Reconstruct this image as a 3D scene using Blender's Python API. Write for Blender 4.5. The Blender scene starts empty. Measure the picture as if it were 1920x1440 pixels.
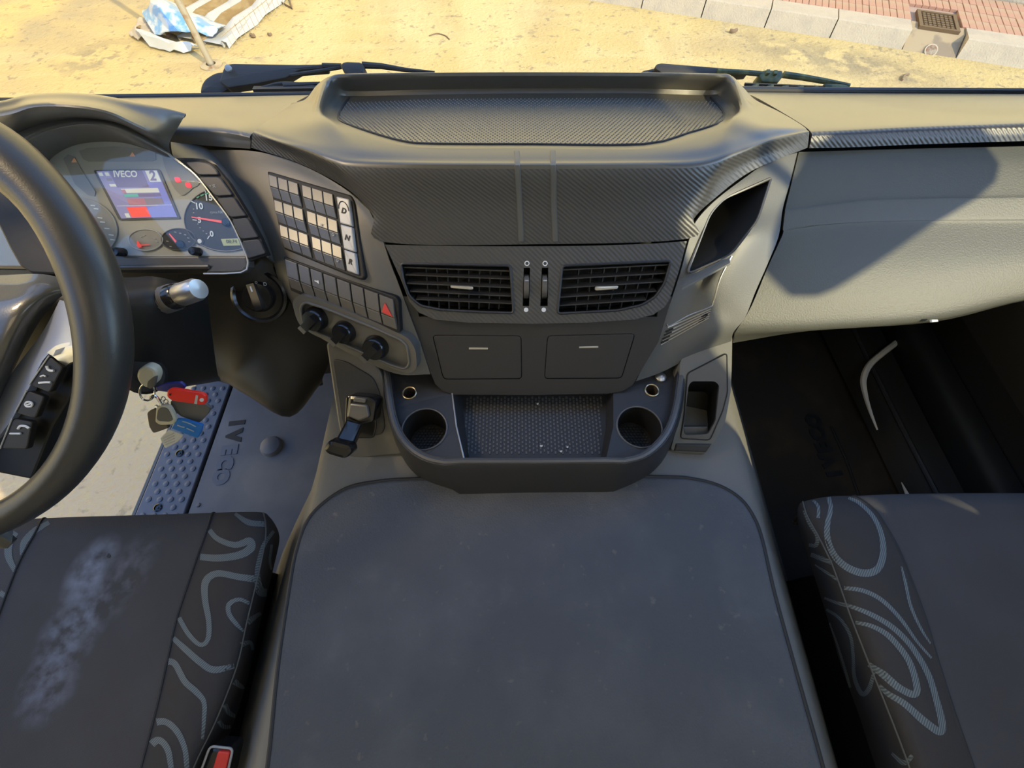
import bpy, bmesh, math, random
from math import sin, cos, pi, radians
from mathutils import Vector, Matrix
from mathutils.geometry import tessellate_polygon
from mathutils.bvhtree import BVHTree

random.seed(4)
SC = bpy.context.scene
COL = SC.collection

# ------------------------------------------------------------------ camera, light, exposure
CAM = Vector((-0.04, 0.0, 1.20))
cd = bpy.data.cameras.new('camera')
cd.sensor_width = 36
cd.lens = 36 * 850 / 1920
cd.clip_start = 0.02
cam = bpy.data.objects.new('camera', cd)
cam.location = CAM
cam.rotation_euler = (radians(30), 0, 0)
COL.objects.link(cam)
SC.camera = cam

SUN_DIR = Vector((0.74, -0.67, 0.72)).normalized()      # towards the sun
wd = bpy.data.worlds.new('sky')
SC.world = wd
wd.use_nodes = True
wn = wd.node_tree.nodes
sky = wn.new('ShaderNodeTexSky')
sky.sky_type = 'NISHITA'
sky.sun_disc = False
sky.sun_elevation = math.asin(SUN_DIR.z)
sky.sun_rotation = math.atan2(SUN_DIR.x, SUN_DIR.y)
sky.air_density = 1.0
sky.dust_density = 0.4
sky.ozone_density = 4.0
sky.altitude = 300
wn['Background'].inputs['Strength'].default_value = 0.52
wd.node_tree.links.new(sky.outputs[0], wn['Background'].inputs['Color'])

sl = bpy.data.lights.new('sun', 'SUN')
sl.energy = 3.9
sl.color = (1.0, 0.85, 0.50)
sl.angle = radians(0.6)
sun = bpy.data.objects.new('sun', sl)
sun.rotation_euler = (-SUN_DIR).to_track_quat('-Z', 'Y').to_euler()
sun.location = (6, -5, 8)
COL.objects.link(sun)

def add_fill(x, y, energy, size, col):  # added area lights under the roof that brighten the cab interior
    l = bpy.data.lights.new('roof_lamp', 'AREA')
    l.shape = 'RECTANGLE'
    l.size = size
    l.size_y = size
    l.energy = energy
    l.color = col
    o = bpy.data.objects.new('roof_lamp', l)
    o.location = (x, y, 1.68)
    COL.objects.link(o)
add_fill(0.45, -0.25, 1.2, 0.45, (0.70, 0.85, 1.0))
add_fill(-0.72, -0.25, 0.8, 0.35, (1.0, 0.78, 0.48))
rl_ = bpy.data.lights.new('reading_lamp', 'SPOT')  # added warm spot imitating ground bounce on the switch panel
rl_.energy = 20
rl_.color = (1.0, 0.76, 0.44)
rl_.spot_size = radians(42)
rl_.spot_blend = 0.8
rl_.shadow_soft_size = 0.10
ro_ = bpy.data.objects.new('reading_lamp', rl_)
ro_.location = (-1.0, 0.40, 1.60)
ro_.rotation_euler = (Vector((-0.34, 0.52, 0.66)) - ro_.location).to_track_quat('-Z', 'Y').to_euler()
COL.objects.link(ro_)

SC.view_settings.view_transform = 'Standard'
SC.view_settings.look = 'None'
SC.view_settings.gamma = 1
SC.view_settings.use_curve_mapping = False
SC.view_settings.exposure = 0.5

# ------------------------------------------------------------------ helpers
F = 850.0
def ray(px, py):
    a = (px - 960) / F
    b = (720 - py) / F
    return Vector((a, 0.5 + 0.8660254 * b, -0.8660254 + 0.5 * b))
def at(px, py, t): return CAM + ray(px, py) * t
def Z(px, py, z):
    r = ray(px, py)
    return CAM + r * ((z - CAM.z) / r.z)
def X(px, py, x):
    r = ray(px, py)
    return CAM + r * ((x - CAM.x) / r.x)
def pt(p):
    if isinstance(p, Vector): return p
    return at(*p)

def mirror(p, c=-.69): return Vector((2 * c - p.x, p.y, p.z))
class Plane:
    def __init__(s, a, b, c):
        s.p = pt(a)
        n = (pt(b) - s.p).cross(pt(c) - s.p).normalized()
        s.n = n if n.dot(CAM - s.p) > 0 else -n
    def hit(s, px, py, off=0.0):
        r = ray(px, py)
        return CAM + r * ((s.p + s.n * off - CAM).dot(s.n) / r.dot(s.n))
    def poly(s, pts, off=0.0): return [s.hit(x, y, off) for x, y in pts]

WL = {}
def wloc(o): return WL.get(o.name, Vector((0, 0, 0))) if o else Vector((0, 0, 0))
def props(o, label=None, cat=None, group=None, kind=None):
    if label: o['label'] = label
    if cat: o['category'] = cat
    if group: o['group'] = group
    if kind: o['kind'] = kind
    return o
def thing(name, loc, label, cat, group=None):
    o = bpy.data.objects.new(name, None)
    o.empty_display_size = 0.02
    o.location = loc
    COL.objects.link(o)
    WL[o.name] = Vector(loc)
    return props(o, label, cat, group)
def mk(name, geo, mat, parent=None, smooth=35, label=None, cat=None, group=None, kind=None, outward=True):
    verts, faces = geo[0], geo[1]
    off = wloc(parent)
    me = bpy.data.meshes.new(name)
    me.from_pydata([tuple(Vector(v) - off) for v in verts], [], [tuple(f) for f in faces])
    mats = mat if isinstance(mat, (list, tuple)) else [mat]
    for m in mats: me.materials.append(m)
    if len(geo) > 2:
        for p, i in zip(me.polygons, geo[2]): p.material_index = i
    if outward:
        bm = bmesh.new(); bm.from_mesh(me)
        bmesh.ops.recalc_face_normals(bm, faces=bm.faces)
        bm.to_mesh(me); bm.free()
    if smooth:
        me.polygons.foreach_set('use_smooth', [True] * len(me.polygons))
        me.set_sharp_from_angle(angle=radians(smooth))
    o = bpy.data.objects.new(name, me)
    COL.objects.link(o)
    if parent:
        o.parent = parent
        WL[o.name] = off
    return props(o, label, cat, group, kind)
def dup(o, d, parent=None):
    c = o.copy(); COL.objects.link(c)
    c.location = o.location + Vector(d)
    if parent: c.parent = parent
    return c
def join(*gs):
    V, Fc = [], []
    for g in gs:
        k = len(V); V += list(g[0]); Fc += [tuple(i + k for i in f) for f in g[1]]
    return V, Fc

def cr(p0, p1, p2, p3, t):
    return 0.5 * ((2 * p1) + (p2 - p0) * t + (2 * p0 - 5 * p1 + 4 * p2 - p3) * t * t + (3 * p1 - p0 - 3 * p2 + p3) * t ** 3)
def spline(pts, sub, closed=False):
    n = len(pts); out = []
    if closed:
        for i in range(n):
            for k in range(sub): out.append(cr(pts[i - 1], pts[i], pts[(i + 1) % n], pts[(i + 2) % n], k / sub))
        return out
    for i in range(n - 1):
        a = pts[i - 1] if i else pts[0] * 2 - pts[1]
        b = pts[i + 2] if i + 2 < n else pts[-1] * 2 - pts[-2]
        for k in range(sub): out.append(cr(a, pts[i], pts[i + 1], b, k / sub))
    out.append(pts[-1])
    return out
def sp2(pts, sub, closed=False):
    return [(v.x, v.y) for v in spline([Vector((x, y, 0)) for x, y in pts], sub, closed)]

def patch(rows, su=4, sv=4, thick=0.004, split=None):
    """smooth surface through rows of points, given a thickness on the side away from the cabin"""
    R = [spline([pt(p) for p in r], su) for r in rows]
    C = [spline(list(c), sv) for c in zip(*R)]
    nu, nv = len(C), len(C[0])
    g = [[C[i][j] for i in range(nu)] for j in range(nv)]
    V, B = [], []
    for j in range(nv):
        for i in range(nu):
            du = g[j][min(i + 1, nu - 1)] - g[j][max(i - 1, 0)]
            dv = g[min(j + 1, nv - 1)][i] - g[max(j - 1, 0)][i]
            n = du.cross(dv)
            n = n.normalized() if n.length > 1e-12 else Vector((0, 0, 1))
            V.append(g[j][i]); B.append(n)
    flip = -1 if sum(1 if n.dot(CAM - p) > 0 else -1 for n, p in zip(B, V)) < 0 else 1
    B = [p - n * (thick * flip) for n, p in zip(B, V)]
    N = nu * nv; Fc, mi = [], []
    for j in range(nv - 1):
        m = 0 if split is None or j < split * sv else 1
        for i in range(nu - 1):
            a = j * nu + i
            Fc.append((a, a + 1, a + nu + 1, a + nu)); mi.append(m)
            Fc.append((N + a, N + a + nu, N + a + nu + 1, N + a + 1)); mi.append(m)
    def edge(a, b, m):
        Fc.append((a, N + a, N + b, b)); mi.append(m)
    for i in range(nu - 1):
        edge(i + 1, i, 0); k = (nv - 1) * nu + i; edge(k, k + 1, 0 if split is None else 1)
    for j in range(nv - 1):
        m = 0 if split is None or j < split * sv else 1
        edge(j * nu, (j + 1) * nu, m); edge((j + 2) * nu - 1, (j + 1) * nu - 1, m)
    return V + B, Fc, mi

def nrm(P):
    n = Vector((0, 0, 0))
    for i in range(len(P)):
        a, b = P[i], P[(i + 1) % len(P)]
        n += Vector(((a.y - b.y) * (a.z + b.z), (a.z - b.z) * (a.x + b.x), (a.x - b.x) * (a.y + b.y)))
    return n.normalized()
def rnd(P, r, seg=4):
    """round the corners of a polygon"""
    n = len(P); out = []
    for i in range(n):
        a, b, c = P[i - 1], P[i], P[(i + 1) % n]
        u, w = (a - b), (c - b)
        k = min(r, u.length * 0.45, w.length * 0.45)
        p, q = b + u.normalized() * k, b + w.normalized() * k
        for s in range(seg + 1):
            t = s / seg
            out.append(p * (1 - t) ** 2 + b * 2 * t * (1 - t) + q * t * t)
    return out
def inset(P, d, n):
    m = len(P); out = []
    for i in range(m):
        a, b, c = P[i - 1], P[i], P[(i + 1) % m]
        e1, e2 = (b - a).normalized(), (c - b).normalized()
        i1, i2 = n.cross(e1), n.cross(e2)
        bis = i1 + i2
        if bis.length < 1e-6: bis = i1
        bis.normalize()
        out.append(b + bis * (d / max(0.4, bis.dot(i1))))
    return out
def plate(P, thick=0.003, bevel=0.0, face=True):
    """solid plate whose front face is polygon P, facing the cabin"""
    P = [pt(p) for p in P]
    c = sum(P, Vector()) / len(P)
    n = nrm(P)
    if n.dot(CAM - c) < 0: P = P[::-1]; n = -n
    m = len(P); V = []; Fc = []
    if bevel:
        rings = [inset(P, bevel, n), [p - n * bevel * 0.3 for p in inset(P, bevel * 0.3, n)], [p - n * bevel for p in P], [p - n * thick for p in P]]
    else: rings = [P, [p - n * thick for p in P]]
    for r in rings: V += r
    cc_ = sum(rings[0], Vector()) / m
    if all((P[i] - c).cross(P[(i + 1) % m] - c).dot(n) > 0 for i in range(m)):
        V.append(cc_); k_ = len(V) - 1
        Fc += [(i, (i + 1) % m, k_) for i in range(m)]
    else: Fc.append(tuple(range(m)))
    for k in range(len(rings) - 1):
        for i in range(m):
            j = (i + 1) % m
            Fc.append((k * m + i, (k + 1) * m + i, (k + 1) * m + j, k * m + j))
    Fc.append(tuple(range(len(rings) * m - 1, (len(rings) - 1) * m - 1, -1)))
    return V, Fc
def holed(outer, holes, thick=0.004):
    loops = [[pt(p) for p in L] for L in [outer] + holes]
    n = nrm(loops[0]); c = sum(loops[0], Vector()) / len(loops[0])
    if n.dot(CAM - c) < 0: n = -n
    tri = tessellate_polygon(loops)
    V = [p for L in loops for p in L]; N = len(V)
    Fc = [tuple(t) for t in tri] + [tuple(N + i for i in reversed(t)) for t in tri]
    V = V + [p - n * thick for p in V]
    k = 0
    for L in loops:
        m = len(L)
        for i in range(m):
            j = (i + 1) % m
            Fc.append((k + i, k + j, N + k + j, N + k + i))
        k += m
    return V, Fc
def loft(paths, closed=False, cap=False):
    m = len(paths[0]); V = [pt(p) for r in paths for p in r]; Fc = []
    for k in range(len(paths) - 1):
        for i in range(m if closed else m - 1):
            j = (i + 1) % m
            Fc.append((k * m + i, k * m + j, (k + 1) * m + j, (k + 1) * m + i))
    if cap: Fc.append(tuple(range((len(paths) - 1) * m, len(paths) * m)))
    return V, Fc
def tube(path, r, seg=10, closed=False, flat=1.0, up=None):
    P = [pt(p) for p in path]; n = len(P); V, Fc = [], []
    prev = None
    for i in range(n):
        if closed: d = P[(i + 1) % n] - P[i - 1]
        else: d = P[min(i + 1, n - 1)] - P[max(i - 1, 0)]
        d.normalize()
        if up is not None: a = up
        elif prev is None: a = Vector((0, 0, 1)) if abs(d.z) < 0.9 else Vector((1, 0, 0))
        else: a = prev
        s = (a - d * a.dot(d)).normalized(); b = d.cross(s); prev = s
        rr = r[i] if isinstance(r, (list, tuple)) else r
        for k in range(seg):
            t = 2 * pi * k / seg
            V.append(P[i] + s * (rr * flat * cos(t)) + b * (rr * sin(t)))
    for i in range(n if closed else n - 1):
        j = (i + 1) % n
        for k in range(seg):
            q = (k + 1) % seg
            Fc.append((i * seg + k, i * seg + q, j * seg + q, j * seg + k))
    if not closed:
        Fc.append(tuple(range(seg - 1, -1, -1))); Fc.append(tuple(range((n - 1) * seg, n * seg)))
    return V, Fc
def frame_of(n):
    n = n.normalized()
    a = Vector((1, 0, 0)) if abs(n.x) < 0.8 else Vector((0, 1, 0))
    u = (a - n * a.dot(n)).normalized()
    return u, n.cross(u), n
def lathe(prof, o, axis, seg=24):
    """prof: (radius, height along axis)"""
    u, w, n = frame_of(axis); V, Fc = [], []; m = len(prof)
    for r, h in prof:
        for k in range(seg):
            t = 2 * pi * k / seg
            V.append(o + n * h + (u * cos(t) + w * sin(t)) * max(r, 1e-5))
    for i in range(m - 1):
        for k in range(seg):
            q = (k + 1) % seg
            Fc.append((i * seg + k, i * seg + q, (i + 1) * seg + q, (i + 1) * seg + k))
    Fc.append(tuple(range(seg - 1, -1, -1))); Fc.append(tuple(range((m - 1) * seg, m * seg)))
    return V, Fc
def disc(c, n, r, seg=32):
    u, w, n = frame_of(n)
    return [c + (u * cos(2 * pi * k / seg) + w * sin(2 * pi * k / seg)) * r for k in range(seg)]
def box(c, sx, sy, sz):
    c = Vector(c)
    V = [c + Vector((x * sx / 2, y * sy / 2, z * sz / 2)) for z in (-1, 1) for y in (-1, 1) for x in (-1, 1)]
    return V, [(0, 2, 3, 1), (4, 5, 7, 6), (0, 1, 5, 4), (2, 6, 7, 3), (0, 4, 6, 2), (1, 3, 7, 5)]
def bar(a, b, w, h, up=Vector((0, 0, 1))):
    """a straight bar of rectangular section from a to b"""
    a, b = pt(a), pt(b); d = (b - a).normalized()
    s = d.cross(up).normalized(); u = s.cross(d)
    V = [p + s * (i * w / 2) + u * (j * h / 2) for p in (a, b) for i, j in ((-1, -1), (1, -1), (1, 1), (-1, 1))]
    return V, [(3, 2, 1, 0), (4, 5, 6, 7), (0, 1, 5, 4), (1, 2, 6, 5), (2, 3, 7, 6), (3, 0, 4, 7)]
def quad(a, b, c, d, u, v):
    return (a * (1 - u) + b * u) * (1 - v) + (d * (1 - u) + c * u) * v
def cell(q, u0, u1, v0, v1):
    return [quad(*q, u0, v0), quad(*q, u1, v0), quad(*q, u1, v1), quad(*q, u0, v1)]
def cut(o, poly, front=0.03, back=0.12, d=None):
    """cut a hole with the outline poly through o"""
    P = [pt(p) for p in poly]
    n = nrm(P); c = sum(P, Vector()) / len(P)
    if n.dot(CAM - c) < 0: n = -n
    if d is not None: n = d
    g = loft([[p + n * front for p in P], [p - n * back for p in P]], True)
    m = len(P)
    g[1].append(tuple(range(m))); g[1].append(tuple(range(m, 2 * m)))
    k = mk('cutter', g, MAT['black'], None, 0)
    md = o.modifiers.new('cut', 'BOOLEAN'); md.object = k; md.operation = 'DIFFERENCE'; md.solver = 'EXACT'
    k.location = -Vector((0, 0, 0))
    bpy.context.view_layer.update()
    dg = bpy.context.evaluated_depsgraph_get()
    me = bpy.data.meshes.new_from_object(o.evaluated_get(dg))
    o.modifiers.clear(); o.data = me
    me.polygons.foreach_set('use_smooth', [True] * len(me.polygons))
    me.set_sharp_from_angle(angle=radians(35))
    bpy.data.objects.remove(k)
def text(name, s, o, right, up, size, mat, parent, depth=0.0002, bold=0.0, spacing=1.0, **kw):
    cu = bpy.data.curves.new(name, 'FONT')
    cu.body = s; cu.size = size; cu.align_x = 'CENTER'; cu.align_y = 'CENTER'
    cu.extrude = depth; cu.offset = bold; cu.space_character = spacing; cu.resolution_u = 3
    ob = bpy.data.objects.new(name, cu); COL.objects.link(ob)
    bpy.context.view_layer.update()
    me = bpy.data.meshes.new_from_object(ob.evaluated_get(bpy.context.evaluated_depsgraph_get()))
    bpy.data.objects.remove(ob)
    r = right.normalized(); n = r.cross(up).normalized(); u = n.cross(r)
    M = Matrix((r, u, n)).transposed().to_4x4(); M.translation = pt(o) - wloc(parent)
    me.transform(M); me.materials.append(mat)
    q = bpy.data.objects.new(name, me); COL.objects.link(q)
    if parent: q.parent = parent; WL[q.name] = wloc(parent)
    return props(q, **kw)
def bvh_of(o):
    off = wloc(o.parent) if o.parent else Vector((0, 0, 0))
    return BVHTree.FromPolygons([v.co + off for v in o.data.vertices], [tuple(p.vertices) for p in o.data.polygons])
def on(bvh, px, py, off=0.0):
    h, n, i, d = bvh.ray_cast(CAM, ray(px, py).normalized())
    if h is None: return None
    if n.dot(CAM - h) < 0: n = -n
    return h + n * off
def ribbon(bvh, pts, w, off=0.0004, sub=6):
    """flat print of width w (photo pixels) lying on a surface"""
    c = sp2([p[:2] for p in pts], sub)
    ws = [p[2] if len(p) > 2 else w for p in pts]
    L = []
    for i, (x, y) in enumerate(c):
        a, b = c[max(i - 1, 0)], c[min(i + 1, len(c) - 1)]
        dx, dy = b[0] - a[0], b[1] - a[1]; l = math.hypot(dx, dy) or 1
        k = min(i / sub, len(ws) - 1); j = min(int(k), len(ws) - 2); ww = ws[j] + (ws[j + 1] - ws[j]) * (k - j)
        p = [on(bvh, x - dy / l * ww * s, y + dx / l * ww * s, off) for s in (-0.5, 0, 0.5)]
        if None in p:
            if len(L) > 1: break
            L = []; continue
        L.append(p)
    return loft(L)

# ------------------------------------------------------------------ materials
MAT = {}
def material(name, col, rough=0.5, spec=0.5, metal=0.0, emit=None, coat=0.0):
    m = bpy.data.materials.new(name); m.use_nodes = True
    b = m.node_tree.nodes['Principled BSDF']
    b.inputs['Base Color'].default_value = (*col, 1)
    b.inputs['Roughness'].default_value = rough
    b.inputs['Specular IOR Level'].default_value = spec
    b.inputs['Metallic'].default_value = metal
    b.inputs['Coat Weight'].default_value = coat
    if emit:
        b.inputs['Emission Color'].default_value = (*col, 1)
        b.inputs['Emission Strength'].default_value = emit
    MAT[name] = m
    return m
def nd(m, t, **kw):
    n = m.node_tree.nodes.new(t)
    for k, v in kw.items():
        if k in n.inputs: n.inputs[k].default_value = v
        else: setattr(n, k, v)
    return n
def lk(m, a, b): m.node_tree.links.new(a, b)
def coords(m): return nd(m, 'ShaderNodeTexCoord').outputs['Object']
def bump(m, height, strength=0.3, dist=0.001):
    b = nd(m, 'ShaderNodeBump', Strength=strength, Distance=dist)
    lk(m, height, b.inputs['Height'])
    P = m.node_tree.nodes['Principled BSDF']
    if P.inputs['Normal'].links: lk(m, P.inputs['Normal'].links[0].from_socket, b.inputs['Normal'])
    lk(m, b.outputs[0], P.inputs['Normal'])
def grain(m, scale, strength=0.3, dist=0.0006, detail=2):
    n = nd(m, 'ShaderNodeTexNoise', Scale=scale, Detail=detail)
    lk(m, coords(m), n.inputs['Vector'])
    bump(m, n.outputs[0], strength, dist)
def mottle(m, col2, scale, lo=0.45, hi=0.65, amount=1.0, detail=5, stretch=None, center=None, radius=None, rot=0.0):
    """blend a second colour in through noise, all over or round one spot"""
    P = m.node_tree.nodes['Principled BSDF']
    co = coords(m)
    n = nd(m, 'ShaderNodeTexNoise', Scale=scale, Detail=detail)
    if stretch:
        mp = nd(m, 'ShaderNodeMapping', Scale=stretch); lk(m, co, mp.inputs['Vector']); lk(m, mp.outputs[0], n.inputs['Vector'])
    else: lk(m, co, n.inputs['Vector'])
    rp = nd(m, 'ShaderNodeMapRange'); rp.inputs[1].default_value = lo; rp.inputs[2].default_value = hi; rp.inputs[4].default_value = amount
    lk(m, n.outputs[0], rp.inputs[0]); fac = rp.outputs[0]
    if center:
        mp = nd(m, 'ShaderNodeMapping', vector_type='TEXTURE', Location=center, Rotation=(0, 0, rot), Scale=radius)
        lk(m, co, mp.inputs['Vector'])
        ln = nd(m, 'ShaderNodeVectorMath', operation='LENGTH'); lk(m, mp.outputs[0], ln.inputs[0])
        fr = nd(m, 'ShaderNodeMapRange'); fr.inputs[1].default_value = 1.0; fr.inputs[2].default_value = 0.25
        lk(m, ln.outputs['Value'], fr.inputs[0])
        mu = nd(m, 'ShaderNodeMath', operation='MULTIPLY'); lk(m, fac, mu.inputs[0]); lk(m, fr.outputs[0], mu.inputs[1]); fac = mu.outputs[0]
    mx = nd(m, 'ShaderNodeMix', data_type='RGBA')
    bc = P.inputs['Base Color']
    if bc.links: lk(m, bc.links[0].from_socket, mx.inputs[6])
    else: mx.inputs[6].default_value = bc.default_value
    mx.inputs[7].default_value = (*col2, 1)
    lk(m, fac, mx.inputs[0]); lk(m, mx.outputs[2], bc)
def stripes(m, scale, rot, strength=0.5, dist=0.0006, tint=None):
    w = nd(m, 'ShaderNodeTexWave', Scale=scale, Distortion=0.6); w.inputs['Detail'].default_value = 1.0
    mp = nd(m, 'ShaderNodeMapping', Rotation=rot)
    lk(m, coords(m), mp.inputs['Vector']); lk(m, mp.outputs[0], w.inputs['Vector'])
    bump(m, w.outputs['Fac'], strength, dist)
    if tint:
        P = m.node_tree.nodes['Principled BSDF']; mx = nd(m, 'ShaderNodeMix', data_type='RGBA')
        bc = P.inputs['Base Color']
        if bc.links: lk(m, bc.links[0].from_socket, mx.inputs[6])
        else: mx.inputs[6].default_value = bc.default_value
        mx.inputs[7].default_value = (*tint, 1)
        lk(m, w.outputs['Fac'], mx.inputs[0]); lk(m, mx.outputs[2], bc)

m = material('black', (0.006, 0.006, 0.006), 0.6)
m = material('dark_cavity', (0.012, 0.011, 0.010), 0.7)
m = material('dash_pad', (0.070, 0.064, 0.050), 0.38, 0.9, coat=0.35); m.node_tree.nodes['Principled BSDF'].inputs['Coat Roughness'].default_value = 0.38; grain(m, 900, 0.25, 0.0004)
m = material('carbon', (0.055, 0.054, 0.054), 0.42, 0.7); stripes(m, 66, (0, radians(55), 0), 0.5, 0.0007); grain(m, 900, 0.2, 0.0003)
m = material('panel', (0.075, 0.073, 0.072), 0.42, 0.8); grain(m, 800, 0.2, 0.0003)
m = material('panel_warm', (0.10, 0.096, 0.088), 0.42, 0.8); grain(m, 800, 0.2, 0.0003)  # panel plastic with warm bounce light put into its colour
m = material('stripe', (0.085, 0.088, 0.088), 0.35, 0.8)  # lighter grey carries the stripes' glossy highlight in its colour
m = material('ledge', (0.16, 0.165, 0.165), 0.3, 0.8)
m = material('blank_key', (0.035, 0.035, 0.038), 0.32, 0.6)
m = material('panel_dark', (0.030, 0.030, 0.032), 0.5, 0.5); grain(m, 800, 0.25, 0.0003)
m = material('side_grey', (0.12, 0.122, 0.118), 0.48, 0.6); grain(m, 700, 0.35, 0.0005)
m = material('glove', (0.092, 0.094, 0.083), 0.5, 0.5); grain(m, 420, 0.5, 0.0008)
m = material('switch', (0.10, 0.094, 0.085), 0.34, 0.8)
m = material('gloss_black', (0.012, 0.012, 0.013), 0.18, 0.6)
m = material('silver', (0.55, 0.54, 0.53), 0.32, 0.5, 0.85)
m = material('silver_key', (0.46, 0.46, 0.46), 0.42, 0.5, 0.15)
m = material('spoke_silver', (0.42, 0.46, 0.58), 0.34, 0.6, 0.35)
m = material('chrome', (0.75, 0.74, 0.72), 0.15, 0.5, 1.0)
m = material('brass', (0.80, 0.66, 0.42), 0.28, 0.5, 1.0)
m = material('knee', (0.014, 0.013, 0.012), 0.5, 0.4); grain(m, 800, 0.25, 0.0003)
m = material('hub', (0.045, 0.045, 0.042), 0.34, 0.8, coat=0.6); grain(m, 500, 0.25, 0.0004)
m = material('leather', (0.030, 0.030, 0.030), 0.36, 0.6); grain(m, 600, 0.25, 0.0004)
m = material('tunnel_mat', (0.070, 0.075, 0.087), 0.62, 0.45)
v = nd(m, 'ShaderNodeTexVoronoi', Scale=330); lk(m, coords(m), v.inputs['Vector']); bump(m, v.outputs['Distance'], 0.5, 0.0012)
mottle(m, (0.11, 0.115, 0.125), 7, 0.45, 0.7, 0.6); mottle(m, (0.17, 0.16, 0.14), 60, 0.66, 0.75, 0.5); mottle(m, (0.14, 0.142, 0.15), 14, 0.62, 0.78, 0.35, 9)
m = material('tunnel_side', (0.18, 0.174, 0.16), 0.6, 0.4); grain(m, 500, 0.3, 0.0006)
m = material('seam', (0.02, 0.02, 0.022), 0.6)
m = material('fabric', (0.072, 0.069, 0.072), 0.9, 0.2); stripes(m, 230, (0, 0, radians(-40)), 0.25, 0.0005); grain(m, 1200, 0.4, 0.0008)
mottle(m, (0.085, 0.083, 0.088), 9, 0.45, 0.75, 0.7)
m = material('fabric_stained', (0.072, 0.069, 0.072), 0.9, 0.2); stripes(m, 230, (0, 0, radians(-40)), 0.25, 0.0005); grain(m, 1200, 0.4, 0.0008)
mottle(m, (0.085, 0.083, 0.088), 9, 0.45, 0.75, 0.7)
mottle(m, (0.30, 0.33, 0.42), 38, 0.30, 0.72, 0.95, 9, None, (-0.022, 0.160, 0.39), (0.040, 0.065, 0.3), -0.25)
mottle(m, (0.27, 0.30, 0.39), 45, 0.38, 0.80, 0.9, 10, None, (-0.012, 0.075, 0.39), (0.055, 0.085, 0.3), -0.15)
mottle(m, (0.26, 0.28, 0.38), 45, 0.38, 0.80, 0.8, 10, None, (-0.015, 0.000, 0.39), (0.05, 0.06, 0.3), 0.1)
mottle(m, (0.20, 0.20, 0.24), 45, 0.42, 0.80, 0.8, 10, None, (0.040, 0.150, 0.39), (0.045, 0.085, 0.3), -0.3)
m = material('fabric_side', (0.056, 0.051, 0.050), 0.9, 0.2); stripes(m, 230, (0, 0, radians(30)), 0.25, 0.0005); grain(m, 1200, 0.4, 0.0008)
m = material('swirl', (0.20, 0.23, 0.235), 0.85, 0.2); stripes(m, 110, (0, 0, radians(40)), 0.4, 0.0006, (0.09, 0.10, 0.105))
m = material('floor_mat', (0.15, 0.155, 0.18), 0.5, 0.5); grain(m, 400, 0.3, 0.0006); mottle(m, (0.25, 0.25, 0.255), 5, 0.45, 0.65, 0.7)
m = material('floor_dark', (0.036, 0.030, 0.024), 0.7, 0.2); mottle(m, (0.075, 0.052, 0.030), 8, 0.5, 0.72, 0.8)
m = material('sill', (0.13, 0.145, 0.19), 0.45, 0.5)
m = material('cluster_face', (0.44, 0.425, 0.39), 0.55, 0.4)
m = material('cluster_panel', (0.31, 0.30, 0.28), 0.6, 0.4)
m = material('dial', (0.035, 0.034, 0.036), 0.45, 0.4)
m = material('dial_pale', (0.32, 0.31, 0.30), 0.45, 0.4)
m = material('white_print', (0.75, 0.78, 0.82), 0.5)
m = material('grey_print', (0.40, 0.40, 0.40), 0.5)
m = material('green_print', (0.10, 0.38, 0.28), 0.5)
m = material('needle', (0.85, 0.10, 0.08), 0.4, 0.5, 0, 0.25)
m = material('lamp_red', (1.0, 0.03, 0.06), 0.4, 0.5, 0, 0.8)
m = material('lamp_amber', (0.60, 0.30, 0.18), 0.4, 0.5, 0, 0.15)
m = material('lcd', (0.40, 0.42, 0.20), 0.4, 0.5, 0, 0.12)
m = material('lcd_ink', (0.07, 0.08, 0.04), 0.5)
for nm, c, e in (('screen_violet', (0.26, 0.25, 0.46), .55), ('screen_blue', (0.20, 0.22, 0.56), .6), ('screen_dusk', (0.19, 0.17, 0.32), .5), ('screen_grey', (0.24, 0.22, 0.30), .5),
                 ('screen_white', (0.56, 0.58, 0.56), .6), ('screen_teal', (0.14, 0.44, 0.42), .5), ('screen_red', (0.80, 0.10, 0.08), .7), ('screen_rose', (0.42, 0.20, 0.27), .5)):
    material(nm, c, 0.5, 0.3, 0, e * 0.6)
m = material('red_tag', (0.85, 0.03, 0.02), 0.35)
m = material('hazard_red', (0.62, 0.06, 0.05), 0.35)
m = material('blue_card', (0.01, 0.16, 0.55), 0.35)
m = material('navy_fob', (0.03, 0.035, 0.22), 0.35)
m = material('grey_fob', (0.10, 0.10, 0.095), 0.5)
m = material('brown_fob', (0.075, 0.058, 0.048), 0.5)
m = material('beige_key', (0.52, 0.50, 0.38), 0.45)
m = material('paper', (0.55, 0.56, 0.53), 0.7)
m = material('strap', (0.85, 0.80, 0.72), 0.6)
m = material('buckle_red', (0.75, 0.05, 0.04), 0.4)
m = material('headliner', (0.62, 0.63, 0.64), 0.9, 0.2)
m = material('mirror_shell', (0.03, 0.03, 0.03), 0.5)
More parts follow.
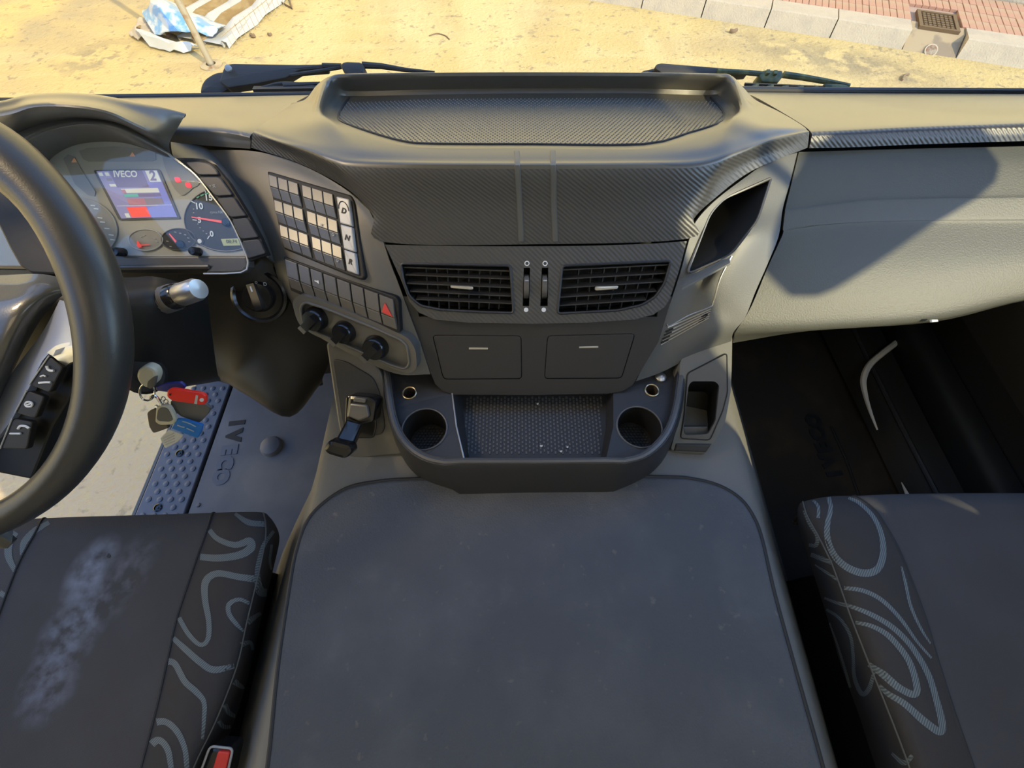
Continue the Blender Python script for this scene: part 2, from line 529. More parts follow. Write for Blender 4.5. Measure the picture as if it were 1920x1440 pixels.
# outside
m = material('ground', (0.47, 0.345, 0.140), 0.85, 0.15)
mottle(m, (0.30, 0.23, 0.14), 0.55, 0.52, 0.70, 0.6, 6); mottle(m, (0.52, 0.40, 0.19), 1.6, 0.5, 0.7, 0.6, 8, (0.5, 2.0, 1)); mottle(m, (0.22, 0.17, 0.11), 3.1, 0.64, 0.70, 0.45, 8)
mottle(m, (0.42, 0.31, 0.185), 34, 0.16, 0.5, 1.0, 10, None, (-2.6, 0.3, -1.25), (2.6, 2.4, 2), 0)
mottle(m, (0.17, 0.135, 0.085), 5, 0.40, 0.52, 0.85, 9, (1, 1, 1), tuple(Z(1560, 112, -1.25)), (1.25, .42, 2), -0.42)
mottle(m, (0.19, 0.155, 0.10), 6, 0.47, 0.56, 0.7, 9, None, tuple(Z(178, 108, -1.25)), (.5, .5, 2), 0.3)
mottle(m, (0.27, 0.225, 0.145), 1.3, 0.35, 0.6, 0.8, 8, None, tuple(Z(60, 10, -1.25)), (2.6, 2.0, 2), 0.3)
mottle(m, (0.54, 0.42, 0.20), 1.1, 0.45, 0.62, 0.7, 9, (1.6, .5, 1), tuple(Z(950, 60, -1.25)), (5, 2.5, 2), 0.0)
mottle(m, (0.20, 0.16, 0.10), 14, 0.60, 0.68, 0.6, 6)
grain(m, 30, 0.6, 0.02, 8)
m = material('kerb', (0.42, 0.34, 0.23), 0.8, 0.2); mottle(m, (0.34, 0.28, 0.20), 6, 0.45, 0.65, 0.6); grain(m, 60, 0.4, 0.01)
m = material('kerb_stain', (0.34, 0.25, 0.14), 0.85, 0.2); mottle(m, (0.20, 0.15, 0.10), 5, 0.5, 0.6, 0.8)
m = material('paver', (0.40, 0.20, 0.125), 0.85, 0.2); mottle(m, (0.38, 0.26, 0.15), 3, 0.4, 0.6, 0.8)
m = material('paver_bed', (0.36, 0.25, 0.18), 0.9, 0.1)
m = material('facade', (0.82, 0.65, 0.33), 0.9, 0.1); grain(m, 20, 0.4, 0.02)
m = material('iron', (0.12, 0.07, 0.03), 0.6, 0.4, 0.2)
m = material('clay', (0.42, 0.13, 0.04), 0.7)
m = material('galvanised', (0.42, 0.36, 0.26), 0.4, 0.5, 0.6); mottle(m, (0.30, 0.17, 0.08), 8, 0.55, 0.65, 0.8)
m = material('sheet_white', (0.44, 0.43, 0.39), 0.5); mottle(m, (0.45, 0.40, 0.32), 9, 0.5, 0.7, 0.6)
m = material('sheet_rust', (0.20, 0.12, 0.04), 0.6); mottle(m, (0.28, 0.19, 0.08), 7, 0.45, 0.6, 0.8)
m = material('plastic_blue', (0.12, 0.26, 0.40), 0.35); mottle(m, (0.42, 0.43, 0.41), 9, 0.42, 0.55, 1.0)
m = material('twig', (0.16, 0.10, 0.05), 0.8)
m = material('wiper', (0.050, 0.046, 0.042), 0.6, 0.4)
m = material('wiper_green', (0.045, 0.065, 0.030), 0.5, 0.5); mottle(m, (0.16, 0.17, 0.06), 40, 0.45, 0.6, 0.8)
m = bpy.data.materials.new('glass'); m.use_nodes = True; MAT['glass'] = m
t_ = m.node_tree; t_.nodes.clear()
o_ = t_.nodes.new('ShaderNodeOutputMaterial'); a_ = t_.nodes.new('ShaderNodeBsdfTransparent'); g_ = t_.nodes.new('ShaderNodeBsdfGlossy'); x_ = t_.nodes.new('ShaderNodeMixShader')
a_.inputs[0].default_value = (0.97, 0.98, 0.97, 1); g_.inputs['Roughness'].default_value = 0.03; x_.inputs[0].default_value = 0.04
t_.links.new(a_.outputs[0], x_.inputs[1]); t_.links.new(g_.outputs[0], x_.inputs[2]); t_.links.new(x_.outputs[0], o_.inputs[0])

# ================================================================== the setting: ground outside, cab shell
GZ = -1.25
def struct(name, geo, mat, smooth=0, parent=None, **kw):
    return mk(name, geo, mat, parent, smooth, kind=None if parent else 'structure', **kw)

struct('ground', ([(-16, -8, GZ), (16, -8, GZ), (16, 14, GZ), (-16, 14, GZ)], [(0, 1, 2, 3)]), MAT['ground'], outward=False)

# street frame: s along the kerb, d away from the truck
kb0, kb1 = Z(1202, 16, GZ), Z(1911, 128, GZ)
kd = kb1 - kb0; kd.z = 0; kd.normalize()
kn = Vector((-kd.y, kd.x, 0))
KT = GZ + 0.165
def kp(s, d, z):
    p = kb0 + kd * s + kn * d
    return Vector((p.x, p.y, z))
def ks(px, py): return (Z(px, py, GZ) - kb0).dot(kd)
js = [ks(1202, 16) - 1.5, ks(1202, 16) - 0.74, ks(1202, 16), ks(1314, 34), ks(1433, 51), ks(1555, 73), ks(1691, 95), ks(1792, 109)]
js += [js[-1] + 0.72 * k for k in (1, 2, 3)]
pav = struct('pavement', loft([[kp(-8, 0.30, GZ), kp(8, 0.30, GZ)], [kp(-8, 0.30, KT - 0.03), kp(8, 0.30, KT - 0.03)], [kp(-8, 1.25, KT - 0.03), kp(8, 1.25, KT - 0.03)], [kp(-8, 1.25, GZ), kp(8, 1.25, GZ)]]), MAT['paver_bed'])
def kerb_block(s0, s1, name, mat, face=0.05, cutoff=0.0, width=0.30):
    g = 0.006
    a, b = s0 + g, s1 - g
    prof = [(0, GZ), (face, KT - 0.012), (face + 0.012, KT), (width, KT), (width, GZ)]
    P1 = [kp(a, d, z) for d, z in prof]; P2 = [kp(b, d, z) for d, z in prof]
    V, Fc = loft([P1, P2], True)
    Fc += [tuple(range(5)), tuple(range(9, 4, -1))]
    return mk(name, (V, Fc), mat, pav, 0)
for i in range(len(js) - 1):
    if i == 6: continue
    kerb_block(js[i], js[i + 1], 'kerb_stone', MAT['kerb'])
# lowered gully block with a drain pipe
s0, s1 = js[6] + 0.006, js[7] - 0.006
prof = [(0, GZ), (0.17, KT - 0.02), (0.30, KT - 0.01), (0.30, GZ)]
V, Fc = loft([[kp(s0, d, z) for d, z in prof], [kp(s1, d, z) for d, z in prof]], True)
mk('gully_block', (V, Fc + [(0, 1, 2, 3), (7, 6, 5, 4)]), MAT['kerb_stain'], pav, 0, label='stained sloping kerb block with a drain hole')
gp = Plane(kp(s0, 0, GZ), kp(s1, 0, GZ), kp(s0, 0.17, KT - 0.02))
pc = gp.hit(1745, 95)
mk('drain_pipe', lathe([(0.052, 0.01), (0.062, 0.012), (0.064, 0.004), (0.064, -0.01), (0.05, -0.01), (0.05, 0.008)], pc, gp.n, 20), MAT['kerb'], pav, label='pale pipe collar in the gully block')
mk('pipe_mouth', plate(disc(pc + gp.n * .010, gp.n, .056, 24), .02), MAT['clay'], pav, label='orange clay pipe mouth')
# clay pavers, cut round the iron cover
gs0, gs1 = (Z(1719, 18, KT) - kb0).dot(kd), (Z(1800, 58, KT) - kb0).dot(kd)
gd0, gd1 = (Z(1723, 49, KT) - kb0).dot(kn), (Z(1719, 18, KT) - kb0).dot(kn)
pm = None; cnt = 0
for r in range(4):
    d0 = 0.312 + r * 0.212
    for k in range(74):
        s = js[3] - 0.6 + k * 0.071
        if s > gs0 - 0.07 and s < gs1 + 0.0 and d0 + 0.2 > gd0 and d0 < gd1 + 0.01: continue
        if pm is None:
            V, Fc = plate([kp(s, d0, KT - 0.002), kp(s + 0.066, d0, KT - 0.002), kp(s + 0.066, d0 + 0.205, KT - 0.002), kp(s, d0 + 0.205, KT - 0.002)], 0.03, 0.003)
            pm = mk('paver', (V, Fc), MAT['paver'], pav, 0); ps, pd = s, d0
        else: dup(pm, kd * (s - ps) + kn * (d0 - pd) + Vector((0, 0, random.uniform(-.003, .002))))
struct('trim_1', loft([[kp(-9, 1.20, GZ), kp(9, 1.20, GZ)], [kp(-9, 1.20, KT + 0.10), kp(9, 1.20, KT + 0.10)], [kp(-9, 1.55, KT + 0.12), kp(9, 1.55, KT + 0.12)], [kp(-9, 1.55, GZ), kp(9, 1.55, GZ)]]), MAT['kerb'])
struct('wall_front', loft([[Vector((-15, 8.6, GZ)), Vector((15, 13.2, GZ))], [Vector((-15, 8.6, 8.5)), Vector((15, 13.2, 8.5))], [Vector((-15, 9.2, 8.5)), Vector((15, 13.8, 8.5))]]), MAT['facade'])  # unseen building added and angled to reflect warm light onto the dash top
struct('wall_yard', box((-8.3, 2.0, 1.4), .3, 16, 5.3), MAT['facade'])  # unseen wall added to bounce warm sun onto the driver-side panels
# iron cover with a raised grid
gv = thing('drain_cover', kp((gs0 + gs1) / 2, (gd0 + gd1) / 2, KT), 'brown cast iron drain cover with a studded grid, set in the pink pavers', 'drain cover')
outer = [kp(gs0, gd0, KT + .006), kp(gs1, gd0, KT + .006), kp(gs1, gd1, KT + .006), kp(gs0, gd1, KT + .006)]
n_ = Vector((0, 0, 1))
mk('cover_frame', holed(outer, [inset(outer, 0.035, n_)], 0.03), MAT['iron'], gv, 0)
mk('cover_plate', plate([p - n_ * 0.012 for p in inset(outer, 0.036, n_)], 0.02), MAT['iron'], gv, 0)
q_ = inset(outer, 0.045, n_); st = None
for i in range(7):
    for j in range(6):
        g = plate([p - n_ * 0.002 for p in cell(q_, (i + .15) / 7, (i + .85) / 7, (j + .2) / 6, (j + .8) / 6)], 0.012, 0.003)
        mk('stud', g, MAT['iron'], gv, 0)

# a fallen barrier: white corrugated sheet, wire mesh, upright post and crumpled plastic
f0, f1 = Z(430, 92, GZ), Z(560, -18, GZ)
fd = (f1 - f0).normalized(); fn = Vector((-fd.y, fd.x, 0))
sheet = thing('barrier_sheet', f0, 'white corrugated barrier sheet with rust-brown ribs lying beside the post', 'barrier')
def fp(s, d, z): p = f0 + fd * s + fn * d; return Vector((p.x, p.y, GZ + z))
L_ = (f1 - f0).length
for d0, d1, z, m_ in ((0, .06, .05, 'sheet_white'), (.07, .30, .02, 'sheet_white'), (.30, .43, .05, 'sheet_rust'), (.43, .62, .03, 'sheet_white'), (.62, .76, .055, 'sheet_rust'), (.76, .96, .03, 'sheet_white'), (.96, 1.12, .06, 'sheet_rust')):
    lo = [[fp(s * L_ / 8, d, z + .012 * ((s * 5 + k) % 3) + dz) for s in range(9)] for k, (d, dz) in enumerate(((d0, -z + .004), (d0, 0), (d1, 0), (d1, -z + .004)))]
    mk('sheet_slat', loft(lo), MAT[m_], sheet, 0)
wires = [tube([fp(-.1, -.06, .16 + .16 * k), fp(L_, -.06, .16 + .16 * k)], .004, 5) for k in range(1)]
wires += [tube([fp(k * .09, -.06, .01), fp(k * .09, -.05, .17)], .003, 4) for k in range(int(L_ / .09))]
mk('wire_mesh', join(*wires), MAT['galvanised'], sheet, kind='stuff')
foot = Z(397, 123, GZ)
post = thing('fence_post', foot, 'tall rusty galvanised post standing in the crumpled plastic', 'post')
mk('post_tube', tube([foot, foot + Vector((0.0, 0, 2.1))], .032, 14), MAT['galvanised'], post)
mk('foot_plate', lathe([(.11, 0), (.11, .012), (.05, .02), (.05, 0)], foot, Vector((0, 0, 1)), 18), MAT['galvanised'], post)
leg2 = [Z(515, 0, GZ) + Vector((0, 0, .02)), Z(548, 18, GZ) + Vector((0, 0, .01)), Z(540, -14, GZ) + Vector((0, 0, .02))]
tr = thing('wire_stay', leg2[1], 'thin bent wire stay on the sand beyond the corrugated sheet', 'wire')
mk('stay_wire', tube(leg2, .012, 6), MAT['twig'], tr)
# crumpled plastic sheet lying at the post's foot
rr = random.Random(7)
def crumple(name, px, zs, mat, label, cat):
    rows = [[Z(x, y, GZ) + Vector((0, 0, z)) for (x, y), z in zip(r, zz)] for r, zz in zip(px, zs)]
    R = [spline(r, 3) for r in rows]; C = [spline(list(c), 3) for c in zip(*R)]
    nv = len(C[0]); g = [[C[i][j] + Vector((0, 0, rr.uniform(0, .035))) for i in range(len(C))] for j in range(nv)]
    b = [[p - Vector((0, 0, .006)) for p in r] for r in g]
    V, Fc = loft(g); V2, F2 = loft(b); n = len(V)
    V = V + V2; Fc = Fc + [tuple(n + i for i in reversed(f)) for f in F2]
    return mk(name, (V, Fc), mat, None, 20, label=label, cat=cat)
crumple('plastic_sheet', [[(290, 48), (330, 42), (372, 48), (430, 60)], [(288, 62), (330, 66), (375, 74), (420, 78)], [(300, 82), (335, 86), (375, 84), (405, 82)]],
        [[.1, .2, .12, .05], [.16, .3, .2, .1], [.06, .12, .1, .05]], MAT['plastic_blue'], 'crumpled pale blue plastic sheeting heaped at the foot of the post', 'plastic sheet')
crumple('torn_panel', [[(262, 68), (300, 80), (345, 92), (385, 92)], [(270, 80), (300, 92), (340, 101), (372, 98)], [(284, 92), (310, 98), (340, 103), (355, 102)]],
        [[.05, .04, .03, .03], [.10, .12, .10, .05], [.03, .02, .02, .02]], MAT['sheet_white'], 'torn white sheet folded in front of the blue plastic', 'sheet')
crumple('grey_flap', [[(255, 58), (275, 54), (292, 50)], [(246, 70), (268, 68), (296, 66)], [(262, 80), (280, 78), (300, 76)]],
        [[.03, .08, .06], [.02, .06, .05], [.02, .03, .03]], MAT['kerb'], 'grey torn flap sticking out from under the blue plastic', 'sheet')
for nm, pp, w, lb in (('twig', [(805, 68), (820, 64), (835, 68), (843, 75)], .006, 'thin curved twig on the bright sand in mid-yard'),
                      ('dry_leaf', [(472, 69), (476, 71), (479, 70)], .02, 'small dry leaf on the sand near the corrugated sheet'),
                      ('dry_leaf', [(504, 66), (507, 68), (509, 66)], .014, 'small dark leaf on the sand, farther from the corrugated sheet'),
                      ('dry_leaf', [(1367, 61), (1373, 62), (1380, 60)], .02, 'dry curled leaf lying just off the kerb'),
                      ('twig', [(1690, 152), (1692, 146), (1697, 142), (1703, 141)], .01, 'dark bent twig on the road below the gully block')):
    mk(nm, tube(spline([Z(x, y, GZ) + Vector((0, 0, w)) for x, y in pp], 4), w, 6), MAT['twig'], None, label=lb, cat='twig' if nm == 'twig' else 'leaf')

# ------------------------------------------------------------------ cab shell
hw = 1.10
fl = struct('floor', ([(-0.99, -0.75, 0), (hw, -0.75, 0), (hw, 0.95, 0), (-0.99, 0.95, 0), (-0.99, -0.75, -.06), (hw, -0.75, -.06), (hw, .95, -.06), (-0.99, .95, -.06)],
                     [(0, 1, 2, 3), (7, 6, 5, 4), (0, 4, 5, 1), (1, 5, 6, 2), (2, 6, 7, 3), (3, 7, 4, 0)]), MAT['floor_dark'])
struct('wall_back', box((0, -0.77, .85), 2.2, .04, 1.8), MAT['headliner'])
struct('ceiling', box((0, -.10, 1.74), 2.26, 1.38, .04), MAT['headliner'])
struct('wall_front_lower', box((0, .97, .33), 2.24, .04, .70), MAT['dark_cavity'])
# passenger side: door with a window opening
wy0, wy1, wz0, wz1 = -0.36, 0.74, 0.86, 1.62
def side(pts, x): return [Vector((x, y, z)) for y, z in pts]
win = [(-.255, 1.60), (-.268, 1.42), (-.287, 1.27), (-.300, 1.10), (-.302, 1.0), (-.285, .945), (-.236, .93), (-.192, .905), (-.168, .85), (-.150, .80), (-.134, .792), (-.122, .82), (-.05, .84), (.46, .82), (.49, .86), (.485, .95), (.43, 1.30), (.37, 1.58), (.33, 1.62), (-.20, 1.62)]
struct('door_1', holed(side([(-.78, -.08), (.98, -.08), (.98, 1.76), (-.78, 1.76)], hw), [side(win, hw)], .012), MAT['panel_dark'])
struct('window_2', plate(side(win, hw + .006), .004), MAT['glass'])
# driver's side: the door stands open; only the pillars
struct('wall_left', join(box((-hw - .03, -.58, .85), .06, .42, 1.8), box((-hw - .03, .92, .85), .06, .12, 1.8)), MAT['panel_dark'])
# added mirror-like plate outside the passenger window, outlined to cast the glovebox shadow
km = thing('kerb_mirror', Vector((1.34, -.1, 1.66)), 'dark kerb mirror hanging outside the passenger window', 'mirror')
kq = [(-.10, 1.285), (-.135, 1.305), (-.14, 1.34), (-.143, 1.40), (-.12, 1.43), (.10, 1.43), (.16, 1.37), (.19, 1.335), (.27, 1.25), (.29, 1.20), (.275, 1.165), (.25, 1.155), (.21, 1.165)]
mk('shell', plate(side([(y - .181, z + .195) for y, z in kq], 1.31), .05, .008), MAT['mirror_shell'], km, 18)
mk('mirror_glass', plate(side([(-.181 + .07 + (y - .07) * .9, .195 + 1.3 + (z - 1.3) * .88) for y, z in kq], 1.309), .002), MAT['chrome'], km, 0)
mk('arm', tube([Vector((1.12, -.2, 1.72)), Vector((1.25, -.2, 1.74)), Vector((1.33, -.2, 1.62))], .012, 8), MAT['mirror_shell'], km)
# windscreen with its lower seal and frame
struct('window_1', loft([[Vector((-1.12, .97, .70)), Vector((1.12, .97, .70))], [Vector((-1.12, .60, 1.74)), Vector((1.12, .60, 1.74))]]), MAT['glass'])
struct('trim_2', tube([at(170, 183, .905), at(400, 180.5, .90), at(590, 178, .90)], .006, 8), MAT['panel_dark'])
struct('trim_3', tube([at(1385, 168, .90), at(1560, 170, .90), at(1800, 171, .90), at(2010, 172, .90)], .006, 8), MAT['panel_dark'])

# ------------------------------------------------------------------ wipers outside the glass
wl = thing('wiper', at(400, 160, 1.0), 'dark grey windscreen wiper on the driver side, behind the instrument hood', 'wiper', 'windscreen wipers')
mk('pivot_cover', plate(rnd([at(x, y, 1.0) for x, y in ((373, 176), (376, 158), (384, 146), (402, 135), (426, 132), (450, 140), (432, 164), (412, 176))], .008), .03, .006), MAT['wiper'], wl)
mk('arm', plate(rnd([at(x, y, .985) for x, y in ((418, 128), (424, 120), (436, 118), (557, 120), (612, 119), (612, 127), (560, 131), (537, 145), (487, 155), (427, 164), (410, 152))], .004), .02, .004), MAT['wiper'], wl)
mk('arm_rod', tube([at(605, 123, .985), at(640, 124, .985)], .0055, 8), MAT['wiper'], wl)
mk('yoke_rod', tube([at(545, 141, .985), at(600, 133, .985), at(640, 126, .985)], .004, 8), MAT['wiper'], wl)
mk('joint', plate(rnd([at(x, y, .975) for x, y in ((639, 117), (648, 114), (676, 115), (682, 121), (683, 138), (650, 139), (640, 128))], .005), .03, .005), MAT['wiper'], wl)
mk('blade_arm', tube([at(680, 122, .985), at(715, 124, .985), at(760, 131, .985), at(815, 136, .985)], [.007, .006, .0045, .003], 8), MAT['wiper'], wl)
mk('blade', bar(at(477, 170, .96), at(600, 168, .96), .012, .012), MAT['wiper'], wl)
mk('blade_yoke', tube(spline([at(492, 165, .96), at(525, 157, .96), at(560, 158, .96), at(590, 163, .96)], 4), .004, 8), MAT['wiper'], wl)
mk('yoke_clip', plate([at(x, y, .955) for x, y in ((528, 154), (600, 152), (600, 157), (530, 161))], .01, .002), MAT['wiper'], wl)
mk('pivot_bolt', lathe([(.007, 0), (.007, .004), (.003, .006)], at(429, 129, .98), Vector((0, -.6, .8)), 14), MAT['grey_print'], wl)
wr = thing('wiper', at(1240, 130, 1.0), 'wiper on the passenger side with a green-tinted joint, behind the dash tray', 'wiper', 'windscreen wipers')
mk('pivot_cover', plate(rnd([at(x, y, 1.0) for x, y in ((1196, 140), (1205, 131), (1230, 126), (1250, 132), (1250, 142))], .006), .03, .005), MAT['wiper'], wr)
mk('arm', plate(rnd([at(x, y, .985) for x, y in ((1227, 127), (1231, 119), (1240, 117), (1352, 126), (1404, 130), (1404, 137), (1352, 140), (1240, 136))], .004), .02, .004), MAT['wiper'], wr)
mk('arm_rod', tube([at(1345, 134, .98), at(1400, 136, .98), at(1430, 139, .98)], .0055, 8), MAT['wiper_green'], wr)
mk('joint', join(plate(rnd([at(x, y, .975) for x, y in ((1426, 134), (1434, 130), (1468, 131), (1470, 141), (1460, 154), (1430, 153), (1424, 144))], .004), .03, .004), plate([at(x, y, .968) for x, y in ((1438, 130), (1444, 130), (1444, 137), (1438, 137))], .01), plate([at(x, y, .968) for x, y in ((1452, 131), (1458, 131), (1458, 138), (1452, 138))], .01)), MAT['wiper_green'], wr)
mk('blade_arm', tube([at(1469, 140, .98), at(1505, 145, .98), at(1545, 152, .98), at(1592, 161, .98)], [.007, .0065, .006, .005], 8), MAT['wiper_green'], wr)
mk('blade_rail', join(bar(at(1396, 158, .96), at(1690, 170, .96), .004, .005), bar(at(1396, 164, .958), at(1690, 173, .958), .004, .005)), MAT['wiper'], wr)
for k in range(9):
    x = 1412 + k * 28
    mk('blade_link', bar(at(x + 7, 158.5 + k * 1.1, .959), at(x, 165 + k * 1.0, .957), .010, .004), MAT['wiper_green'], wr, 0)
mk('blade_clip', plate(rnd([at(x, y, .955) for x, y in ((1545, 156), (1586, 158), (1600, 167), (1550, 168))], .003), .012, .002), MAT['wiper_green'], wr)

# ------------------------------------------------------------------ driver's floor
dm = thing('floor_mat', Z(480, 850, 0), 'grey rubber floor mat with raised lettering beside the open driver door', 'floor mat')
mat_poly = rnd([Z(418, 700, .008), Z(610, 690, .008), Z(610, 900, .008), Z(540, 1050, .008), Z(330, 1050, .008)], .02)
mat_poly = [Vector((-0.885, .68, .008)), Vector((-.48, .75, .008)), Vector((-.48, -.2, .008)), Vector((-.885, -.2, .008))]
mk('mat', plate(mat_poly, .007, .003), MAT['floor_mat'], dm, 20)
for ch, x, y in (('I', 443, 793), ('V', 437, 817), ('E', 429, 843), ('C', 421, 868), ('O', 413, 894)):
    text('letter', ch, Z(x, y, .0085), Vector((.13, -1, 0)), Vector((1, .13, 0)), .054, MAT['seam' if ch in 'IV' else 'sill'], dm, .0012, .0042)
mk('stud_cap', lathe([(.030, 0), (.030, .006), (.026, .014), (.015, .019), (0, .020)], Z(510, 838, .008), Vector((0, 0, 1)), 28), MAT['floor_mat'], dm, label='domed rubber stud')
mk('rivet', lathe([(.006, 0), (.005, .003), (0, .004)], Z(372, 947, .008), Vector((0, 0, 1)), 12), MAT['floor_mat'], dm)
sp = thing('door_sill_plate', Z(345, 850, 0), 'blue-grey studded sill plate along the open driver doorway', 'sill plate')
SZ = .012
ox, ix = -1.018, -.892
mk('plate', plate(rnd([Vector((ox, .64, SZ)), Vector((ox + .03, .70, SZ)), Vector((ix, .70, SZ)), Vector((ix, -.3, SZ)), Vector((ox, -.3, SZ))], .01), .05, .003), MAT['sill'], sp, 20)
mk('plate_edge', box((ox - .006, .17, -.005), .008, .94, .03), MAT['panel'], sp, 0, label='thin edge strip')
sd = None
for i in range(26):
    for j in range(4):
        p = Vector((ox + .02 + j * .029 + (.0145 if i % 2 else 0), .67 - i * .021, SZ))
        if p.x > ix - .008: continue
        if any((p - Z(x, y, SZ)).length < .02 for x, y in ((337, 850), (296, 952))): continue
        if sd is None:
            sd = mk('stud', lathe([(.0078, 0), (.007, .0018), (.004, .0028), (0, .003)], p, Vector((0, 0, 1)), 12), MAT['sill'], sp); sp0 = p
        else: dup(sd, p - sp0)
for x, y in ((337, 850), (296, 952)):
    mk('screw', lathe([(.011, 0), (.011, .002), (.008, .003), (.008, .0005), (.003, .0005), (.003, .002), (0, .002)], Z(x, y, SZ), Vector((0, 0, 1)), 18), MAT['gloss_black'], sp)
pl = thing('accelerator_pedal', at(585, 705, 1.22), 'black ribbed pedal in the dark driver footwell under the dash', 'pedal')
pp = [at(562, 690, 1.20), at(600, 686, 1.20), at(604, 716, 1.14), at(564, 716, 1.14)]
mk('pad', plate(rnd(pp, .01), .012, .003), MAT['gloss_black'], pl)
for k in range(4):
    mk('rib', plate(cell(pp, .1 + k * .22, .22 + k * .22, .15, .9), .004, .0015), MAT['gloss_black'], pl) if False else mk('rib', bar(quad(*pp, .15 + k * .23, .15) + Vector((0, -.004, .003)), quad(*pp, .15 + k * .23, .9) + Vector((0, -.004, .003)), .006, .006), MAT['panel'], pl)
mk('lever', bar(at(583, 688, 1.21), at(583, 640, 1.26), .02, .02), MAT['black'], pl)

# ------------------------------------------------------------------ passenger floor
pmz = .06
pf = thing('floor_mat', Z(1560, 860, pmz), 'dark brown dusty floor mat in the shaded passenger footwell', 'floor mat')
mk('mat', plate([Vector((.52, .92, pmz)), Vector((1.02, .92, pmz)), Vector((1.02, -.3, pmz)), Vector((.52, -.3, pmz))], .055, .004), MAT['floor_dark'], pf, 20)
for ch, x, y in (('O', 1527, 789), ('C', 1536, 815), ('E', 1546, 839), ('V', 1555, 864), ('I', 1566, 888)):
    text('letter', ch, Z(x, y, pmz + .0005), Vector((-.12, 1, 0)), Vector((-1, -.12, 0)), .052, MAT['black'], pf, .0012, .0042)
mk('ridge', tube([Z(1558, 800, pmz), Z(1585, 860, pmz), Z(1610, 930, pmz)], .004, 6), MAT['dark_cavity'], pf)
st_ = spline([Z(1681, 642, pmz + .10), Z(1656, 661, pmz + .10), Z(1630, 685, pmz + .09), Z(1619, 712, pmz + .08), Z(1623, 742, pmz + .07), Z(1632, 772, pmz + .07), Z(1645, 806, pmz + .06)], 6)
ns = len(st_)
mk('strap', tube(st_, [.008 - .0062 * max(0, (i / ns - .45) / .55) for i in range(ns)], 8), MAT['strap'], None, label='pale curled strap lying in the dark passenger footwell', cat='strap')
mk('paper_sliver', plate([Z(1691, 904, pmz + .03), Z(1706, 928, pmz + .03), Z(1700, 930, pmz + .03)], .003), MAT['strap'], None, 0, label='pale sliver poking up at the passenger seat edge', cat='scrap')
# step well and door trim on the passenger side
dt = thing('door_trim', Vector((1.08, .3, .2)), 'dark ribbed door trim with a ledge beside the passenger footwell', 'door trim')
mk('trim_panel', box((1.085, .25, .34), .02, 1.3, .66), MAT['dark_cavity'], dt, 0)
mk('ledge', patch([[Vector((1.07, y, .235)) for y in (-.3, .1, .5, .9)], [Vector((1.03, y, .225)) for y in (-.3, .1, .5, .9)], [Vector((1.025, y, .19)) for y in (-.3, .1, .5, .9)], [Vector((1.05, y, .08)) for y in (-.3, .1, .5, .9)]], 2, 3, .006), MAT['dark_cavity'], dt)
mk('pocket', patch([[Vector((1.06, y, .50)) for y in (-.3, .1, .5, .8)], [Vector((1.0, y, .48)) for y in (-.3, .1, .5, .8)], [Vector((1.01, y, .36)) for y in (-.3, .1, .5, .8)]], 2, 3, .006), MAT['dark_cavity'], dt)
sw = thing('step_moulding', Vector((.9, .4, .06)), 'black moulded step panel with a raised rib in the passenger footwell', 'step moulding')
mk('panel', patch([[Vector((.90, .92, .08)), Vector((.93, .5, .07)), Vector((.95, .1, .07)), Vector((.97, -.2, .07))], [Vector((.94, .92, .14)), Vector((.97, .5, .12)), Vector((.99, .1, .12)), Vector((1.0, -.2, .12))], [Vector((1.02, .92, .15)), Vector((1.03, .5, .14)), Vector((1.04, .1, .14)), Vector((1.05, -.2, .14))]], 4, 4, .006), MAT['dark_cavity'], sw)
mk('rib', tube(spline([Vector((.945, .92, .145)), Vector((.972, .5, .125)), Vector((.992, .1, .125)), Vector((1.002, -.2, .125))], 4), .006, 8), MAT['panel_dark'], sw)

# ------------------------------------------------------------------ engine tunnel between the seats
tn = thing('engine_tunnel', Vector((0, .1, 0)), 'dark engine tunnel cover with a piped leather-grain mat between the two seats', 'engine cover')
prof = [(-.63, .0), (-.60, .03), (-.54, .16), (-.46, .30), (-.405, .385), (-.375, .410), (-.30, .417), (-.15, .418), (0, .418), (.15, .418), (.30, .417), (.375, .410), (.405, .385), (.46, .30), (.54, .16), (.60, .06), (.635, .0)]
def tprof(y):
    w = 0 if y < .18 else min(1, (y - .18) / .22)
    return [Vector((x * (1 - .0 * w) + (.05 * w if x < -.42 else 0) - (.0 * w), y, z)) for x, z in prof]
rows = [tprof(y) for y in (-.6, -.2, 0, .12, .2, .28, .36, .5, .7, .9)]
V, Fc, _ = patch(rows, 3, 2, .01)
mk('tunnel_body', (V, Fc), MAT['tunnel_side'], tn)
mo = [(470, 1620), (500, 1440), (520, 1250), (545, 1080), (558, 1020), (576, 975), (606, 942), (650, 914), (700, 903), (770, 897), (1000, 890), (1240, 893), (1300, 897), (1350, 910), (1390, 935), (1415, 970), (1430, 1010), (1446, 1080), (1461, 1140), (1500, 1280), (1545, 1440), (1590, 1620)]
mo = sp2(mo, 4)
mp_ = [Z(x, y, .430) for x, y in mo]
mk('mat', plate(mp_, .014, .006), MAT['tunnel_mat'], tn, 18, label='leather-grain rubber mat')
mk('piping', tube([p + Vector((0, 0, -.003)) for p in mp_], .0035, 8), MAT['seam'], tn, label='thin dark piping round the mat')

# ================================================================== dashboard
DL = Vector((0, .62, .55))
db = thing('dashboard', DL, 'wide dark grey truck dashboard under the windscreen, lighter grey on the passenger side', 'dashboard')
